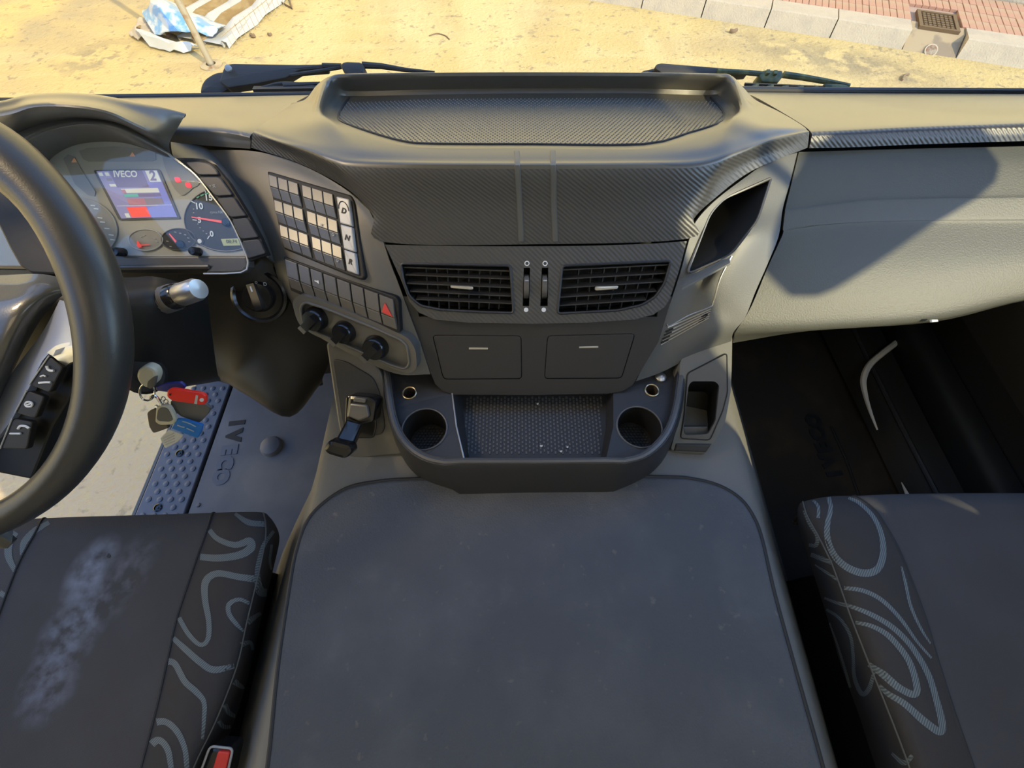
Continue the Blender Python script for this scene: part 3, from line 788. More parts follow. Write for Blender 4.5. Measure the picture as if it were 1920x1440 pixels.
# centre pad with the tray hump
A_ = [(545, 215, .89), (575, 205, .88), (597, 180, .86), (622, 163, .84), (660, 160, .84), (820, 157, .84), (1000, 156, .84), (1200, 157, .84), (1340, 159, .84), (1368, 162, .84), (1390, 183, .86), (1405, 200, .89)]
B_ = [(547, 194, .83), (574, 187, .82), (596, 160, .80), (622, 143, .79), (660, 139, .79), (820, 137, .79), (1000, 136, .79), (1200, 137, .79), (1340, 139, .79), (1369, 142, .79), (1391, 163, .80), (1406, 181, .83)]
B2 = [(544, 197, .82), (571, 188, .81), (593, 164, .792), (616, 148, .78), (662, 145, .785), (820, 143, .785), (1000, 142, .785), (1200, 143, .785), (1338, 145, .785), (1374, 147, .78), (1394, 167, .792), (1412, 184, .82)]
C_ = [(535, 203, .80), (565, 195, .795), (590, 190, .775), (606, 172, .765), (655, 180, .817), (820, 177, .812), (1000, 175, .812), (1200, 175, .812), (1330, 178, .817), (1383, 168, .765), (1400, 187, .775), (1425, 192, .80)]
D_ = [(518, 215, .765), (550, 212, .755), (580, 211, .74), (598, 208, .73), (634, 214, .765), (810, 222, .745), (1000, 221, .745), (1190, 221, .745), (1360, 211, .765), (1392, 203, .73), (1425, 208, .745), (1462, 210, .765)]
E_ = [(500, 228, .73), (535, 232, .715), (575, 232, .70), (615, 228, .69), (648, 234, .70), (780, 269, .668), (1000, 270, .668), (1210, 270, .668), (1345, 232, .70), (1380, 222, .69), (1430, 228, .70), (1490, 226, .73)]
F_ = [(486, 238, .71), (525, 250, .69), (575, 258, .677), (628, 262, .667), (685, 272, .66), (800, 280, .655), (1000, 281, .655), (1200, 280, .655), (1318, 270, .66), (1385, 250, .669), (1450, 240, .682), (1508, 238, .71)]
G_ = [(474, 249, .700), (520, 266, .680), (575, 284, .664), (620, 303, .652), (665, 313, .645), (800, 316, .638), (1000, 317, .637), (1200, 316, .638), (1312, 313, .643), (1385, 289, .655), (1450, 264, .675), (1517, 248, .700)]
H_ = [(472, 262, .705), (535, 282, .692), (590, 306, .68), (645, 336, .672), (692, 368, .668), (800, 384, .672), (1000, 387, .672), (1200, 385, .672), (1312, 362, .668), (1352, 325, .672), (1415, 296, .688), (1516, 263, .705)]
I_ = [(471, 277, .712), (545, 300, .70), (605, 327, .692), (660, 361, .687), (700, 405, .688), (722, 454, .701), (1000, 458, .703), (1288, 448, .701), (1301, 410, .690), (1340, 372, .688), (1410, 320, .695), (1514, 277, .712)]
FB = [at(*a) * .35 + at(*b) * .65 + Vector((0, 0, .0022 if 1 < i < 10 else 0)) for i, (a, b) in enumerate(zip(F_, G_))]
pad = mk('center_pad', patch([A_, B_, B2, C_, D_, E_, F_, FB, G_, H_, I_], 5, 4, .004, split=8), [MAT['dash_pad'], MAT['carbon']], db, label='centre pad with a raised tray and carbon-look front')
pb = bvh_of(pad)
def onpad(poly, off=.0012, sub=3):
    return [on(pb, x, y, off) for x, y in sp2(poly, sub)]
# groove line round the tray mat and its pimples
tp = [(655, 184), (640, 205), (634, 222), (648, 232), (700, 250), (755, 265), (810, 270), (1000, 271), (1205, 271), (1290, 250), (1345, 232), (1357, 218), (1352, 205), (1332, 183)]
mk('tray_groove', tube(onpad([tp[-1]] + tp[::-1][1:] , .0006), .0016, 6), MAT['seam'], db)
def inside(x, y, P):
    r = False; j = len(P) - 1
    for i in range(len(P)):
        if (P[i][1] > y) != (P[j][1] > y) and x < (P[j][0] - P[i][0]) * (y - P[i][1]) / (P[j][1] - P[i][1]) + P[i][0]: r = not r
        j = i
    return r
tin = sp2(tp, 3)
Vd, Fd = [], []
tl = [on(pb, 1000, 185), on(pb, 1000, 268)]
y0, y1 = tl[1].y, tl[0].y
gy = y0; row = 0
while gy < y1:
    gx = -.36 + (row % 2) * .0035
    while gx < .36:
        h, n, i, d = pb.ray_cast(Vector((gx, gy, 1.1)), Vector((0, 0, -1)))
        if h is not None:
            q = h - CAM; dd = q.y * .5 - q.z * .8660254; py = 720 - F * (q.y * .8660254 + q.z * .5) / dd; px = 960 + F * q.x / dd
            if inside(px, py, tin):
                k = len(Vd); r = .0019
                Vd += [h + Vector((r, 0, 0)), h + Vector((0, r, 0)), h + Vector((-r, 0, 0)), h + Vector((0, -r, 0)), h + Vector((0, 0, .0016))]
                Fd += [(k, k + 1, k + 4), (k + 1, k + 2, k + 4), (k + 2, k + 3, k + 4), (k + 3, k, k + 4)]
        gx += .007
    gy += .006; row += 1
mk('tray_pimples', (Vd, Fd), MAT['dash_pad'], db, 0, kind='stuff', label='pimpled anti-slip surface of the tray')
# two raised stripes down the middle of the pad
for xa, xb in ((969, 974), (1036, 1038)):
    pts = [(xa, 284), (xa + 1, 310), (xa + 2, 330), (xb, 380), (xb + 2, 420), (xb + 3, 452)]
    c = sp2(pts, 4)
    mk('stripe', loft([[on(pb, x - 5.5, y, .0002) for x, y in c], [on(pb, x - 4, y, .0016) for x, y in c], [on(pb, x + 4, y, .0016) for x, y in c], [on(pb, x + 5.5, y, .0002) for x, y in c]]), MAT['stripe'], db)
# left top with its lip
mk('top_panel', patch([[(60, 190, .86), (240, 183.5, .895), (400, 181, .895), (580, 178, .89)], [(150, 205, .80), (300, 200, .81), (430, 198, .81), (548, 196, .826)], [(230, 225, .74), (345, 212, .76), (430, 220, .755), (512, 224, .745)],
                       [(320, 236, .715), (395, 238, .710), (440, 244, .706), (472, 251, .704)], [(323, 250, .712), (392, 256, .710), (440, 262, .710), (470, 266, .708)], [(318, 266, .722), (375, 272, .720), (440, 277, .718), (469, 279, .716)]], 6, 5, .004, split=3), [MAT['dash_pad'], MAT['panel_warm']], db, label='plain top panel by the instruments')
# passenger top and carbon lip
mk('top_panel', patch([[(1390, 172, .895), (1500, 173.5, .895), (1700, 175, .895), (1930, 176, .895), (2030, 176, .895)], [(1420, 184, .83), (1510, 200, .82), (1700, 203, .82), (1930, 203, .82), (2060, 203, .82)], [(1492, 226, .745), (1570, 226, .745), (1710, 222, .745), (1930, 217, .745), (2100, 212, .745)],
                       [(1520, 247, .706), (1590, 244, .706), (1715, 238, .707), (1930, 231, .708), (2135, 224, .708)], [(1521, 261, .704), (1600, 259, .705), (1715, 254, .706), (1930, 247, .707), (2140, 241, .707)], [(1517, 278, .712), (1600, 276, .713), (1715, 271, .714), (1930, 264, .714), (2145, 258, .714)]], 6, 5, .004, split=3), [MAT['dash_pad'], MAT['carbon']], db, label='passenger top panel with a carbon-look lip')
# glovebox front
GB = [[(1498, 285, .722), (1600, 282, .722), (1750, 278, .722), (1930, 274, .722), (2145, 268, .722)], [(1491, 315, .720), (1600, 312, .720), (1750, 309, .720), (1930, 306, .719), (2150, 303, .718)],
      [(1474, 385, .727), (1612, 370, .725), (1750, 366, .724), (1930, 364, .722), (2155, 360, .72)], [(1472, 397, .727), (1612, 379, .725), (1750, 374, .724), (1930, 372, .722), (2155, 368, .72)], [(1468, 428, .733), (1560, 417, .731), (1700, 411, .730), (1930, 409, .728), (2160, 407, .727)],
      [(1467, 441, .736), (1560, 429, .734), (1700, 422, .733), (1930, 420, .731), (2160, 418, .730)], [(1438, 505, .742), (1580, 505, .738), (1745, 498, .736), (1930, 485, .734), (2165, 470, .733)], [(1407, 578, .752), (1560, 578, .749), (1740, 565, .746), (1930, 530, .742), (2170, 505, .739)],
      [(1380, 621, .765), (1530, 616, .762), (1742, 599, .757), (1930, 558, .752), (2175, 528, .748)], [(1377, 634, .80), (1525, 619, .79), (1745, 602, .78), (1930, 561, .77), (2175, 531, .765)], [(1374, 643, .83), (1518, 620.5, .83), (1748, 604, .83), (1930, 563, .83), (2175, 533, .83)]]
gb = mk('glovebox_front', patch(GB, 6, 5, .004), MAT['glove'], db, label='pale grey glovebox front with a horizontal step')
mk('screw_cover', plate([at(x, y, .745) for x, y in ((1747, 599), (1759, 599), (1760, 603), (1748, 604))], .004, .001), MAT['white_print'], db, label='small white clip under the glovebox')
# right side panel with the open pocket
RP = [[(1416, 319, .702), (1448, 302, .705), (1475, 292, .709), (1495, 286, .714)], [(1347, 371, .695), (1395, 350, .700), (1445, 335, .705), (1482, 339, .714)], [(1306, 414, .697), (1350, 410, .703), (1420, 398, .705), (1468, 390, .716)], [(1292, 451, .706), (1340, 450, .712), (1405, 435, .698), (1460, 442, .714)],
      [(1276, 510, .722), (1325, 505, .724), (1374, 478, .702), (1440, 493, .722)], [(1258, 565, .742), (1300, 560, .740), (1346, 530, .716), (1416, 548, .735)], [(1240, 615, .762), (1280, 610, .760), (1337, 578, .737), (1397, 595, .748)], [(1220, 658, .782), (1262, 648, .780), (1330, 625, .757), (1376, 622, .76)],
      [(1192, 715, .81), (1240, 698, .81), (1300, 668, .80), (1371, 640, .785)]]
rp = mk('side_panel', patch(RP, 6, 5, .004), MAT['side_grey'], db, label='grey stack side with an open pocket')
pk = rnd([at(x, y, t) for x, y, t in ((1446, 334, .705), (1443, 342, .705), (1420, 414, .70), (1369, 479, .71), (1287, 515, .722), (1331, 400, .70), (1357, 372, .70))], .012)
cut(rp, pk)
pin = [p + Vector((-.03, .10, -.02)) for p in pk]
mk('pocket_liner', loft([pk, pin], True, True), MAT['black'], db, label='dark open pocket liner', outward=False)
mk('pocket_rim', tube([p + (CAM - p).normalized() * .001 for p in pk], .0022, 6, True), MAT['panel'], db)
mk('pocket_ledge', plate([at(1287, 519, .722), at(1368, 480, .706), at(1369, 493, .692), at(1278, 541, .708)], .003, .0008), MAT['ledge'], db, label='pale ledge under the pocket')
rb_ = bvh_of(rp)
for k in range(5):
    x0, y0_, x1, y1_ = 1252 - k * 3.2, 614 + k * 8, 1333 - k * 1.0, 579 + k * 4.2
    pts = [(x0 + (x1 - x0) * t / 6, y0_ + (y1_ - y0_) * t / 6) for t in range(7)]
    mk('speaker_slot', tube([on(rb_, x, y, .0005) for x, y in pts], .0011, 6), MAT['silver'], db)
for k in range(4):
    x0, y0_, = 1248 - k * 3.0, 622 + k * 7
    mk('slot_gap', tube([on(rb_, x0, y0_, .0003), on(rb_, x0 + 14, y0_ - 6.5, .0003)], .0018, 6), MAT['black'], db)
for k in range(4):
    x0, y0_ = 1318 - k * 3, 590 + k * 4.5
    mk('slot_gap', tube([on(rb_, x0, y0_, .0003), on(rb_, x0 + 12, y0_ - 5, .0003)], .0014, 6), MAT['black'], db)
mk('panel_crease', tube([on(rb_, x, y, .0004) for x, y in sp2([(1250, 607), (1256, 611), (1290, 592), (1330, 576), (1338, 566), (1350, 522), (1372, 480)], 4)], .0011, 6), MAT['silver'], db)

# vent panel
VP = Plane((1000, 458, .7035), (722, 458, .7035), (1000, 600, .742))
hl = rnd(VP.poly([(751, 494), (957, 498), (963, 587), (900, 585), (826, 581), (788, 573), (768, 556), (757, 528)]), .006)
hr = rnd(VP.poly([(1054, 498), (1258, 489), (1246, 531), (1228, 557), (1203, 572), (1158, 582), (1045, 588)]), .006)
w1, w2 = VP.poly([(982, 502), (994, 502), (992, 574), (980, 574)]), VP.poly([(1016, 502), (1028, 502), (1027, 574), (1013, 574)])
vpo = VP.poly(sp2([(722, 459), (840, 461), (960, 462), (1100, 461), (1220, 457), (1288, 452)], 3) + [(1273, 508), (1256, 560), (1246, 576), (1225, 590), (1190, 599), (1100, 605), (1000, 607), (880, 605), (815, 599), (785, 586), (768, 566), (750, 520)])
mk('vent_panel', holed(vpo, [hl, hr, w1, w2], .006), MAT['carbon'], db, 0, label='carbon-look panel round the air vents')
mk('panel_lip', loft([vpo[16:], [p + Vector((0, .022, -.010)) for p in vpo[16:]]]), MAT['panel_dark'], db)
n_ = VP.n
for k, w in enumerate((w1, w2)):
    c = sum(w, Vector()) / 4
    ax = (w[1] - w[0]).normalized()
    V, Fc = lathe([(.018, -.0042), (.0195, -.0035), (.0195, .0035), (.018, .0042)], c - n_ * .012, ax, 36)
    tw = mk('vent_wheel', (V, Fc), MAT['switch'], db, 30, label='ribbed vent shut-off wheel')
    mk('wheel_mark', plate([p - n_ * .0 for p in [c + ax * dx + (w[3] - w[0]).normalized() * dy + n_ * .0082 for dx, dy in ((-.003, -.012), (.003, -.012), (.003, -.0105), (-.003, -.0105))]], .001), MAT['grey_print'], tw, 0)
    mk('wheel_slot', loft([w, [p - n_ * .03 for p in w]], True, True), MAT['black'], db, outward=False)
    x = (988, 1022)[k]
    mk('ring_mark', tube(disc(VP.hit(x, 494, .0004), n_, .0033, 18), .0009, 6, True), MAT['white_print'], db, label='open vent ring mark')
    mk('dot_mark', plate(disc(VP.hit((986.5, 1019.5)[k], 581, .0006), n_, .0036, 18), .0008), MAT['white_print'], db, label='closed vent dot mark')
def vent(hole, slats, vanes, tab, tabmat, lb):
    root = mk('air_vent', tube([p + n_ * .0005 for p in hole], .0022, 6, True), MAT['panel_dark'], db, label=lb)
    mk('vent_box', loft([hole, [p - n_ * .045 for p in hole]], True, True), MAT['black'], root, outward=False)
    for (a, b) in slats:
        p, q = VP.hit(*a, -.004), VP.hit(*b, -.004)
        up = (n_ * .75 + Vector((0, 0, .66))).normalized()
        d = (q - p).normalized(); s = (n_ - d * n_.dot(d)).normalized(); u = d.cross(s)
        s2 = s * cos(.5) - u * sin(.5)
        mk('slat', loft([[p + u * .0012, q + u * .0012], [p - u * .0006, q - u * .0006], [p - s * .016 - u * .005, q - s * .016 - u * .005], [p - s * .016 - u * .003, q - s * .016 - u * .003]], True), MAT['panel'], root, 0)
    for a, b in vanes:
        p, q = VP.hit(*a, -.022), VP.hit(*b, -.022)
        mk('vane', bar(p, q, .0016, .014, n_), MAT['panel_dark'], root, 0)
    g = plate(rnd(VP.poly(tab, .009), .002), .004, .0010)
    mk('tab', g, MAT[tabmat], root)
    c = VP.poly(tab, -.001); mk('tab_stem', bar((c[0] + c[3]) / 2 + (c[1] - c[0]) * .2, (c[1] + c[2]) / 2 - (c[1] - c[0]) * .2, .005, .010, n_), MAT['panel_dark'], root, 0)
vent(hl, [((757, 501), (955, 508)), ((760, 515), (956, 523)), ((763, 531), (957, 539)), ((769, 546), (958, 555)), ((780, 561), (960, 569))],
     [((800 + k * 20, 498 + k * .5), (806 + k * 18.5, 578)) for k in range(8)], [(844, 535), (886, 537), (888, 542), (884, 543.5), (845, 540)], 'silver', 'air vent nearest the switches, silver tab')
vent(hr, [((1054, 506), (1254, 496)), ((1053, 523), (1250, 512)), ((1051, 540), (1243, 528)), ((1049, 557), (1231, 546)), ((1047, 573), (1212, 562))],
     [((1085 + k * 24, 498 - k), (1078 + k * 21, 582 - k * .8)) for k in range(7)], [(1117, 537), (1160, 536), (1158, 542), (1118, 545), (1115, 543)], 'silver', 'air vent nearest the glovebox, dull tab')

# lower stack with two storage doors
LP = Plane((1000, 600, .752), (800, 600, .752), (1000, 735, .805))
dl = rnd(LP.poly([(810, 628), (978, 629), (979, 711), (831, 712)]), .008)
dr = rnd(LP.poly([(1026, 629), (1192, 625), (1166, 710), (1020, 711)]), .008)
lpo = LP.poly([(754, 556), (775, 556), (786, 594), (1232, 594), (1238, 556), (1260, 556), (1250, 590), (1235, 640), (1196, 705), (1186, 722), (1168, 733), (1140, 738), (1000, 741), (850, 740), (830, 733), (816, 720), (806, 695), (786, 640), (774, 604)])
nl = LP.n
g_ = lambda P, d: inset(P, d, nl if nrm(P).dot(nl) > 0 else -nl)
mk('stack_panel', holed(lpo, [dl, dr], .005), MAT['panel_dark'], db, 0)
mk('stack_return', loft([lpo[8:17], [p + Vector((0, .03, -.025)) for p in lpo[8:17]], [p + Vector((0, .14, -.03)) for p in lpo[8:17]]]), MAT['panel_dark'], db, 50)
for P, hp, lb in ((dl, [(879, 651.5), (915, 652), (915, 655.5), (879, 655.5)], 'storage door below the left vent'), (dr, [(1086, 650), (1122, 649), (1122, 652.5), (1086, 653)], 'storage door below the right vent')):
    d_ = mk('storage_door', plate([p - nl * .0002 for p in g_(P, .0011)], .004, .0012), MAT['panel_dark'], db, 18, label=lb)
    mk('handle', plate(rnd(LP.poly(hp, .0014), .0008), .0016, .0004), MAT['silver'], d_, 18)
mk('stack_backing', plate([p - nl * .012 for p in lpo], .002), MAT['black'], db, 0)

# left side panel carrying the switches
SPN = [[(387, 281, .728), (480, 284, .717), (560, 307, .707), (640, 350, .699), (692, 394, .695)], [(421, 315, .732), (500, 325, .722), (580, 345, .712), (660, 386, .701), (714, 440, .702)], [(465, 375, .737), (515, 390, .727), (590, 420, .717), (670, 452, .707), (730, 488, .714)],
       [(495, 440, .742), (530, 455, .732), (600, 480, .724), (690, 512, .717), (747, 532, .727)], [(512, 490, .75), (545, 500, .739), (620, 535, .732), (700, 567, .732), (766, 585, .742)], [(524, 530, .765), (560, 560, .754), (640, 605, .752), (720, 640, .757), (788, 645, .764)],
       [(545, 565, .79), (575, 615, .785), (650, 660, .785), (740, 700, .787), (807, 702, .79)]]
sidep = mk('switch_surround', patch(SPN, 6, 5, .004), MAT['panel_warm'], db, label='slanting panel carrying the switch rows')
# black backing behind every joint
core = [[(300, 230, .78), (520, 262, .76), (800, 345, .735), (1000, 350, .735), (1250, 345, .735), (1500, 262, .77), (1800, 255, .78), (2110, 250, .78)], [(330, 300, .79), (560, 350, .75), (800, 420, .745), (1000, 425, .745), (1250, 420, .745), (1480, 320, .77), (1800, 300, .77), (2110, 290, .77)],
        [(420, 450, .80), (600, 480, .79), (800, 520, .79), (1000, 520, .79), (1250, 500, .79), (1430, 480, .79), (1800, 470, .79), (2110, 450, .79)], [(540, 560, .84), (640, 600, .83), (830, 620, .83), (1000, 620, .83), (1190, 610, .83), (1380, 600, .83), (1800, 570, .83), (2110, 500, .83)]]
mk('dash_core', patch(core, 3, 3, .01), MAT['black'], db)
mk('dash_bulk', patch([[(-60, 200, .91), (580, 185, .91), (1000, 175, .93), (1400, 180, .91), (2040, 178, .91)], [(-60, 400, 1.0), (580, 480, 1.0), (1000, 500, 1.0), (1400, 480, 1.0), (2040, 450, 1.0)], [(-60, 560, 1.12), (580, 640, 1.12), (1000, 640, 1.1), (1400, 620, 1.12), (1990, 560, 1.12)]], 3, 3, .01), MAT['black'], db)

# instrument hood and its bezel
H1 = [(-160, 250, .63), (-70, 212, .62), (0, 190, .612), (50, 178, .606), (117, 174, .606), (187, 179, .615), (250, 191, .63), (300, 201, .645), (348, 214, .665)]
H0 = [(x, y + 9, t + .15) for x, y, t in H1[:-2]] + [(298, 206, .70), (345, 218, .69)]
H05 = [(x, y + 1.5, t + .04) for x, y, t in H1[:-2]] + [(300, 202.5, .66), (347, 215, .674)]
H2 = [(-160, 285, .585), (-70, 244, .578), (0, 218, .573), (64, 201, .568), (133, 201, .570), (200, 212, .583), (250, 234, .605), (287, 252, .628), (318, 267, .668)]
H3 = [(-160, 330, .615), (-70, 290, .612), (0, 262, .612), (40, 246, .612), (88, 230, .614), (150, 222, .618), (217, 230, .628), (270, 256, .645), (320, 289, .682)]
sym = lambda r: [mirror(pt(p)) for p in r[:5:-1]] + [pt(p) for p in r[2:]]
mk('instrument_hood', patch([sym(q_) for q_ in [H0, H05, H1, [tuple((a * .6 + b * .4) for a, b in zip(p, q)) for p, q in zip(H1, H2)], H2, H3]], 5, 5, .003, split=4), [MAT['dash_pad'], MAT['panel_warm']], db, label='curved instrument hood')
H4 = [(-160, 330, .612), (-70, 290, .609), (0, 262, .609), (40, 246, .609), (88, 230, .611), (150, 222, .615), (217, 230, .625), (270, 256, .642), (319, 288, .680)]
I1 = [(-120, 350, .605), (-40, 305, .605), (10, 276, .605), (50, 258, .606), (97, 240, .608), (158, 230, .612), (217, 239, .622), (268, 264, .64), (324, 293, .678)]
I2 = [(-110, 370, .612), (-30, 320, .612), (20, 288, .612), (56, 265, .613), (102, 248, .615), (167, 238, .619), (217, 248, .630), (267, 273, .648), (330, 298, .68)]
I3 = [(-60, 440, .69), (10, 380, .68), (60, 335, .675), (97, 296, .672), (135, 274, .670), (183, 266, .669), (233, 268, .669), (278, 281, .672), (346, 313, .684)]
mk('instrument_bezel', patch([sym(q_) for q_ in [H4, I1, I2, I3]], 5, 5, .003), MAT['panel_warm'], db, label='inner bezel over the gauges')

# instrument cluster
CP = Plane((200, 266, .670), (300, 480, .705), (440, 480, .705))
cl = thing('instrument_cluster', CP.hit(260, 380), 'instrument cluster with pale grey face, violet display and dark rev counter behind the steering wheel', 'instrument cluster')
arc = sp2([(60, 340), (97, 296), (135, 274), (183, 266), (233, 268), (278, 281), (328, 298)], 4)
edge = sp2([(328, 298), (367, 328), (400, 370), (430, 410), (450, 450), (463, 482)], 4)
eR = CP.poly(edge[5:] + [(466, 498)])
facep = CP.poly(arc + edge[1:] + [(466, 498)]) + [mirror(p) for p in eR[::-1]]
mk('face', plate(facep, .01), MAT['cluster_face'], cl, 0)
mk('edge_trim', tube(CP.poly(edge + [(465, 492), (463, 505), (452, 511), (420, 513), (382, 513)], .002), .0016, 6), MAT['silver'], cl, label='bright curved edge trim')
mk('lower_ledge', plate(CP.poly([(60, 480), (462, 480), (464, 500), (455, 510), (440, 512), (384, 512), (393, 502), (60, 502)], .004), .02, .003), MAT['panel'], cl, 20)
mk('ledge_lip', tube(CP.poly([(60, 503), (392, 500)], .005), .0035, 8), MAT['panel'], cl)
def ipoly(name, pts, mat, off, **kw): return mk(name, plate(CP.poly(pts, off), .0006), MAT[mat], cl, 0, **kw)
ipoly('warning_panel', sp2([(148, 283), (165, 277), (215, 275), (280, 279), (291, 286), (293, 299), (285, 302), (165, 303), (155, 298)], 1), 'cluster_panel', .0012)
ipoly('warning_panel', [(118, 297), (128, 289), (140, 294), (152, 318), (179, 360), (177, 368), (165, 366), (140, 345)], 'cluster_panel', .0012)
ipoly('warning_panel', sp2([(303, 288), (325, 299), (350, 318), (374, 343), (362, 352), (345, 366), (334, 362), (322, 345), (308, 310)], 2), 'cluster_panel', .0012)
nC = CP.n
def clip_dial(c, rx, ry, mat, off, clip=True):
    pts = []
    for k in range(48):
        a = 2 * pi * k / 48; x, y = c[0] + rx * cos(a), c[1] + ry * sin(a)
        if clip:
            # keep inside the curved glass edge
            ex = None
            for (ax, ay), (bx, by) in zip(edge, edge[1:]):
                if min(ay, by) <= y <= max(ay, by): ex = ax + (bx - ax) * ((y - ay) / (by - ay if by != ay else 1)); break
            if ex is not None: x = min(x, ex - 2)
            y = min(y, 476)
        pts.append((x, y))
    out = [pts[0]]
    for p in pts[1:]:
        if math.hypot(p[0] - out[-1][0], p[1] - out[-1][1]) > .8: out.append(p)
    return out
def dial(name, c, rx, ry, mat, lb):
    P = clip_dial(c, rx, ry, mat, 0)
    d = mk(name, plate(CP.poly(P, .0016), .0012), MAT[mat], cl, 0, label=lb)
    mk('dial_rim', tube(CP.poly(P, .0018), .0010, 6, True), MAT['grey_print' if mat == 'dial_pale' else 'panel'], d)
    return d
rev = dial('rev_counter', (424, 411), 78, 60, 'dial', 'dark rev counter')
tmp = dial('temperature_gauge', (273, 450), 32, 20, 'dial_pale', 'pale small gauge')
ful = dial('fuel_gauge', (335, 449), 32, 20.5, 'dial', 'dark small gauge')
spd = dial('speedometer', (137, 432), 82, 62, 'dial_pale', 'pale speedometer half hidden by the wheel rim')
RX, UPX = (CP.hit(420, 400) - CP.hit(380, 400)), (CP.hit(330, 340) - CP.hit(352, 380))
for s, x, y, sz in (('15', 391, 371, .0125), ('10', 373, 387, .0125), ('5', 374, 413, .0115), ('0', 397, 439, .0115)):
    text('numeral', s, CP.hit(x, y, .0026), RX, UPX, sz, MAT['white_print'], rev, .0002, .0003)
text('unit_text', 'rpmx100', CP.hit(406, 398, .0026), RX, UPX, .0055, MAT['grey_print'], rev)
def tick(par, a, b, w, mat='white_print'): mk('tick', bar(CP.hit(*a, .0024), CP.hit(*b, .0024), w, .0006, nC), MAT[mat], par, 0)
for a, b in (((358, 377), (366, 381)), ((361, 412), (369, 413)), ((393, 442), (389, 448)), ((384, 357), (386, 361))): tick(rev, a, b, .0013)
for x, y in ((362, 392), (362, 399), (370, 420), (374, 427), (380, 433), (386, 438)): tick(rev, (x, y), (x + 2.5, y), .0009, 'grey_print')
for a, b in (((369, 371), (374, 368)), ((376, 367), (382, 364.5)), ((384, 364), (392, 362))): tick(rev, a, b, .002, 'green_print')
def needle(par, a, b, hub, w=.0032):
    p, q = CP.hit(*a, .0042), CP.hit(*b, .0042); d = (q - p).normalized(); s = nC.cross(d)
    mk('needle', plate([p + s * w * .25, p - s * w * .25, q - s * w * .6, q + s * w * .6], .001), MAT['needle'], par, 0)
    if hub: mk('needle_hub', lathe([(.006, -.004), (.006, .002), (.004, .004)], CP.hit(*hub, .003), nC, 18), MAT['gloss_black'], par)
needle(rev, (359, 407), (417, 416), (424, 417))
needle(tmp, (257, 452), (262, 464), None, .0045); needle(tmp, (280, 459), (256, 460), None, .002)
needle(ful, (317, 438), (338, 464), (338, 458), .0032)
for par, pts in ((tmp, ((262, 444), (268, 441), (288, 447), (292, 453))), (ful, ((312, 452), (318, 462), (327, 435), (336, 437), (345, 440), (351, 446), (353, 453)))):
    for x, y in pts: tick(par, (x, y), (x + 4, y + .6), .0010, 'grey_print')
for (x, y) in ((170, 385), (176, 391), (183, 408), (188, 416), (196, 428), (204, 440), (207, 449)): tick(spd, (x, y), (x + 9, y + 1), .0016, 'white_print')
lcd = mk('odometer', plate(CP.poly([(414, 448), (446, 447), (451, 460), (419, 461)], .003), .001), MAT['lcd'], cl, 0, label='small green clock display')
text('digits', '08:74', CP.hit(434, 453, .0036), RX, UPX, .0075, MAT['lcd_ink'], lcd, .0001)
for x, y in ((333, 337), (353, 347)):
    mk('warning_lamp', plate(rnd(CP.poly([(x - 7, y - 5), (x + 3, y - 5), (x + 7, y + 5), (x - 3, y + 5)], .002), .003), .0006), MAT['lamp_red'], cl, 0, label='glowing red warning lamp')
for x, y in ((248, 289), (139, 300)):
    mk('warning_lamp', plate(CP.poly([(x - 5, y + 4), (x, y - 4), (x + 5, y + 4)], .002), .0006), MAT['lamp_amber'], cl, 0, label='faint amber warning lamp')
# display
scr = [(178, 321), (297, 319), (335, 408), (226, 411)]
sb = mk('display', plate(rnd(CP.poly([(175, 319), (299, 317), (338, 410), (223, 413)], .0018), .003), .001), MAT['panel'], cl, 0, label='violet display with trip data')
SQ = CP.poly(scr, .0024)
def sc_(u0, u1, v0, v1, mat, k=0): mk('display_block', plate([p + nC * (.0003 * k) for p in cell(SQ, u0, u1, v0, v1)], .0004), MAT[mat], sb, 0)
sc_(0.02, .98, 0.0, .985, 'screen_violet'); sc_(.22, .74, .0, .34, 'screen_dusk', 1); sc_(.22, .98, .74, .98, 'screen_blue', 1); sc_(.74, .97, .24, .74, 'screen_blue', 1)
sc_(.79, .97, .01, .24, 'screen_white', 2); sc_(.27, .87, .37, .46, 'screen_white', 2); sc_(.27, .33, .39, .47, 'screen_rose', 3); sc_(.27, .50, .48, .54, 'screen_teal', 2); sc_(.50, .87, .48, .54, 'screen_dusk', 2)
sc_(.28, .57, .58, .71, 'screen_rose', 2); sc_(.57, .86, .58, .71, 'screen_grey', 2); sc_(.21, .54, .75, .97, 'screen_red', 2); sc_(.12, .19, .88, .97, 'screen_white', 2); sc_(.12, .22, .27, .32, 'screen_white', 2); sc_(.06, .20, .72, .73, 'screen_white', 2); sc_(.2, .98, .72, .73, 'screen_white', 1)
sc_(.04, .10, .03, .10, 'screen_white', 2); sc_(.14, .20, .03, .10, 'screen_white', 2); sc_(.12, .20, .15, .20, 'screen_grey', 2)
text('display_text', 'IVECO', quad(*SQ, .46, .075) + nC * .001, RX, UPX, .0125, MAT['screen_white'], sb, .0001, .0003)
text('display_text', '2', quad(*SQ, .88, .125) + nC * .0012, RX, UPX, .019, MAT['screen_dusk'], sb, .0001, .0005)
for x, y in ((232, 470), (373, 469)):
    mk('reset_knob', lathe([(.0065, 0), (.0065, .014), (.005, .017), (0, .0175)], CP.hit(x, y + 3, .002), nC, 18), MAT['gloss_black'], cl)
d = plate(disc(CP.hit(374, 452, .0025), nC, .0065, 20), .001); mk('lamp_symbol', d, MAT['dial'], cl, 0)
mk('lamp_symbol', plate(disc(CP.hit(374, 452, .0032), nC, .0032, 16), .0006), MAT['white_print'], cl, 0)
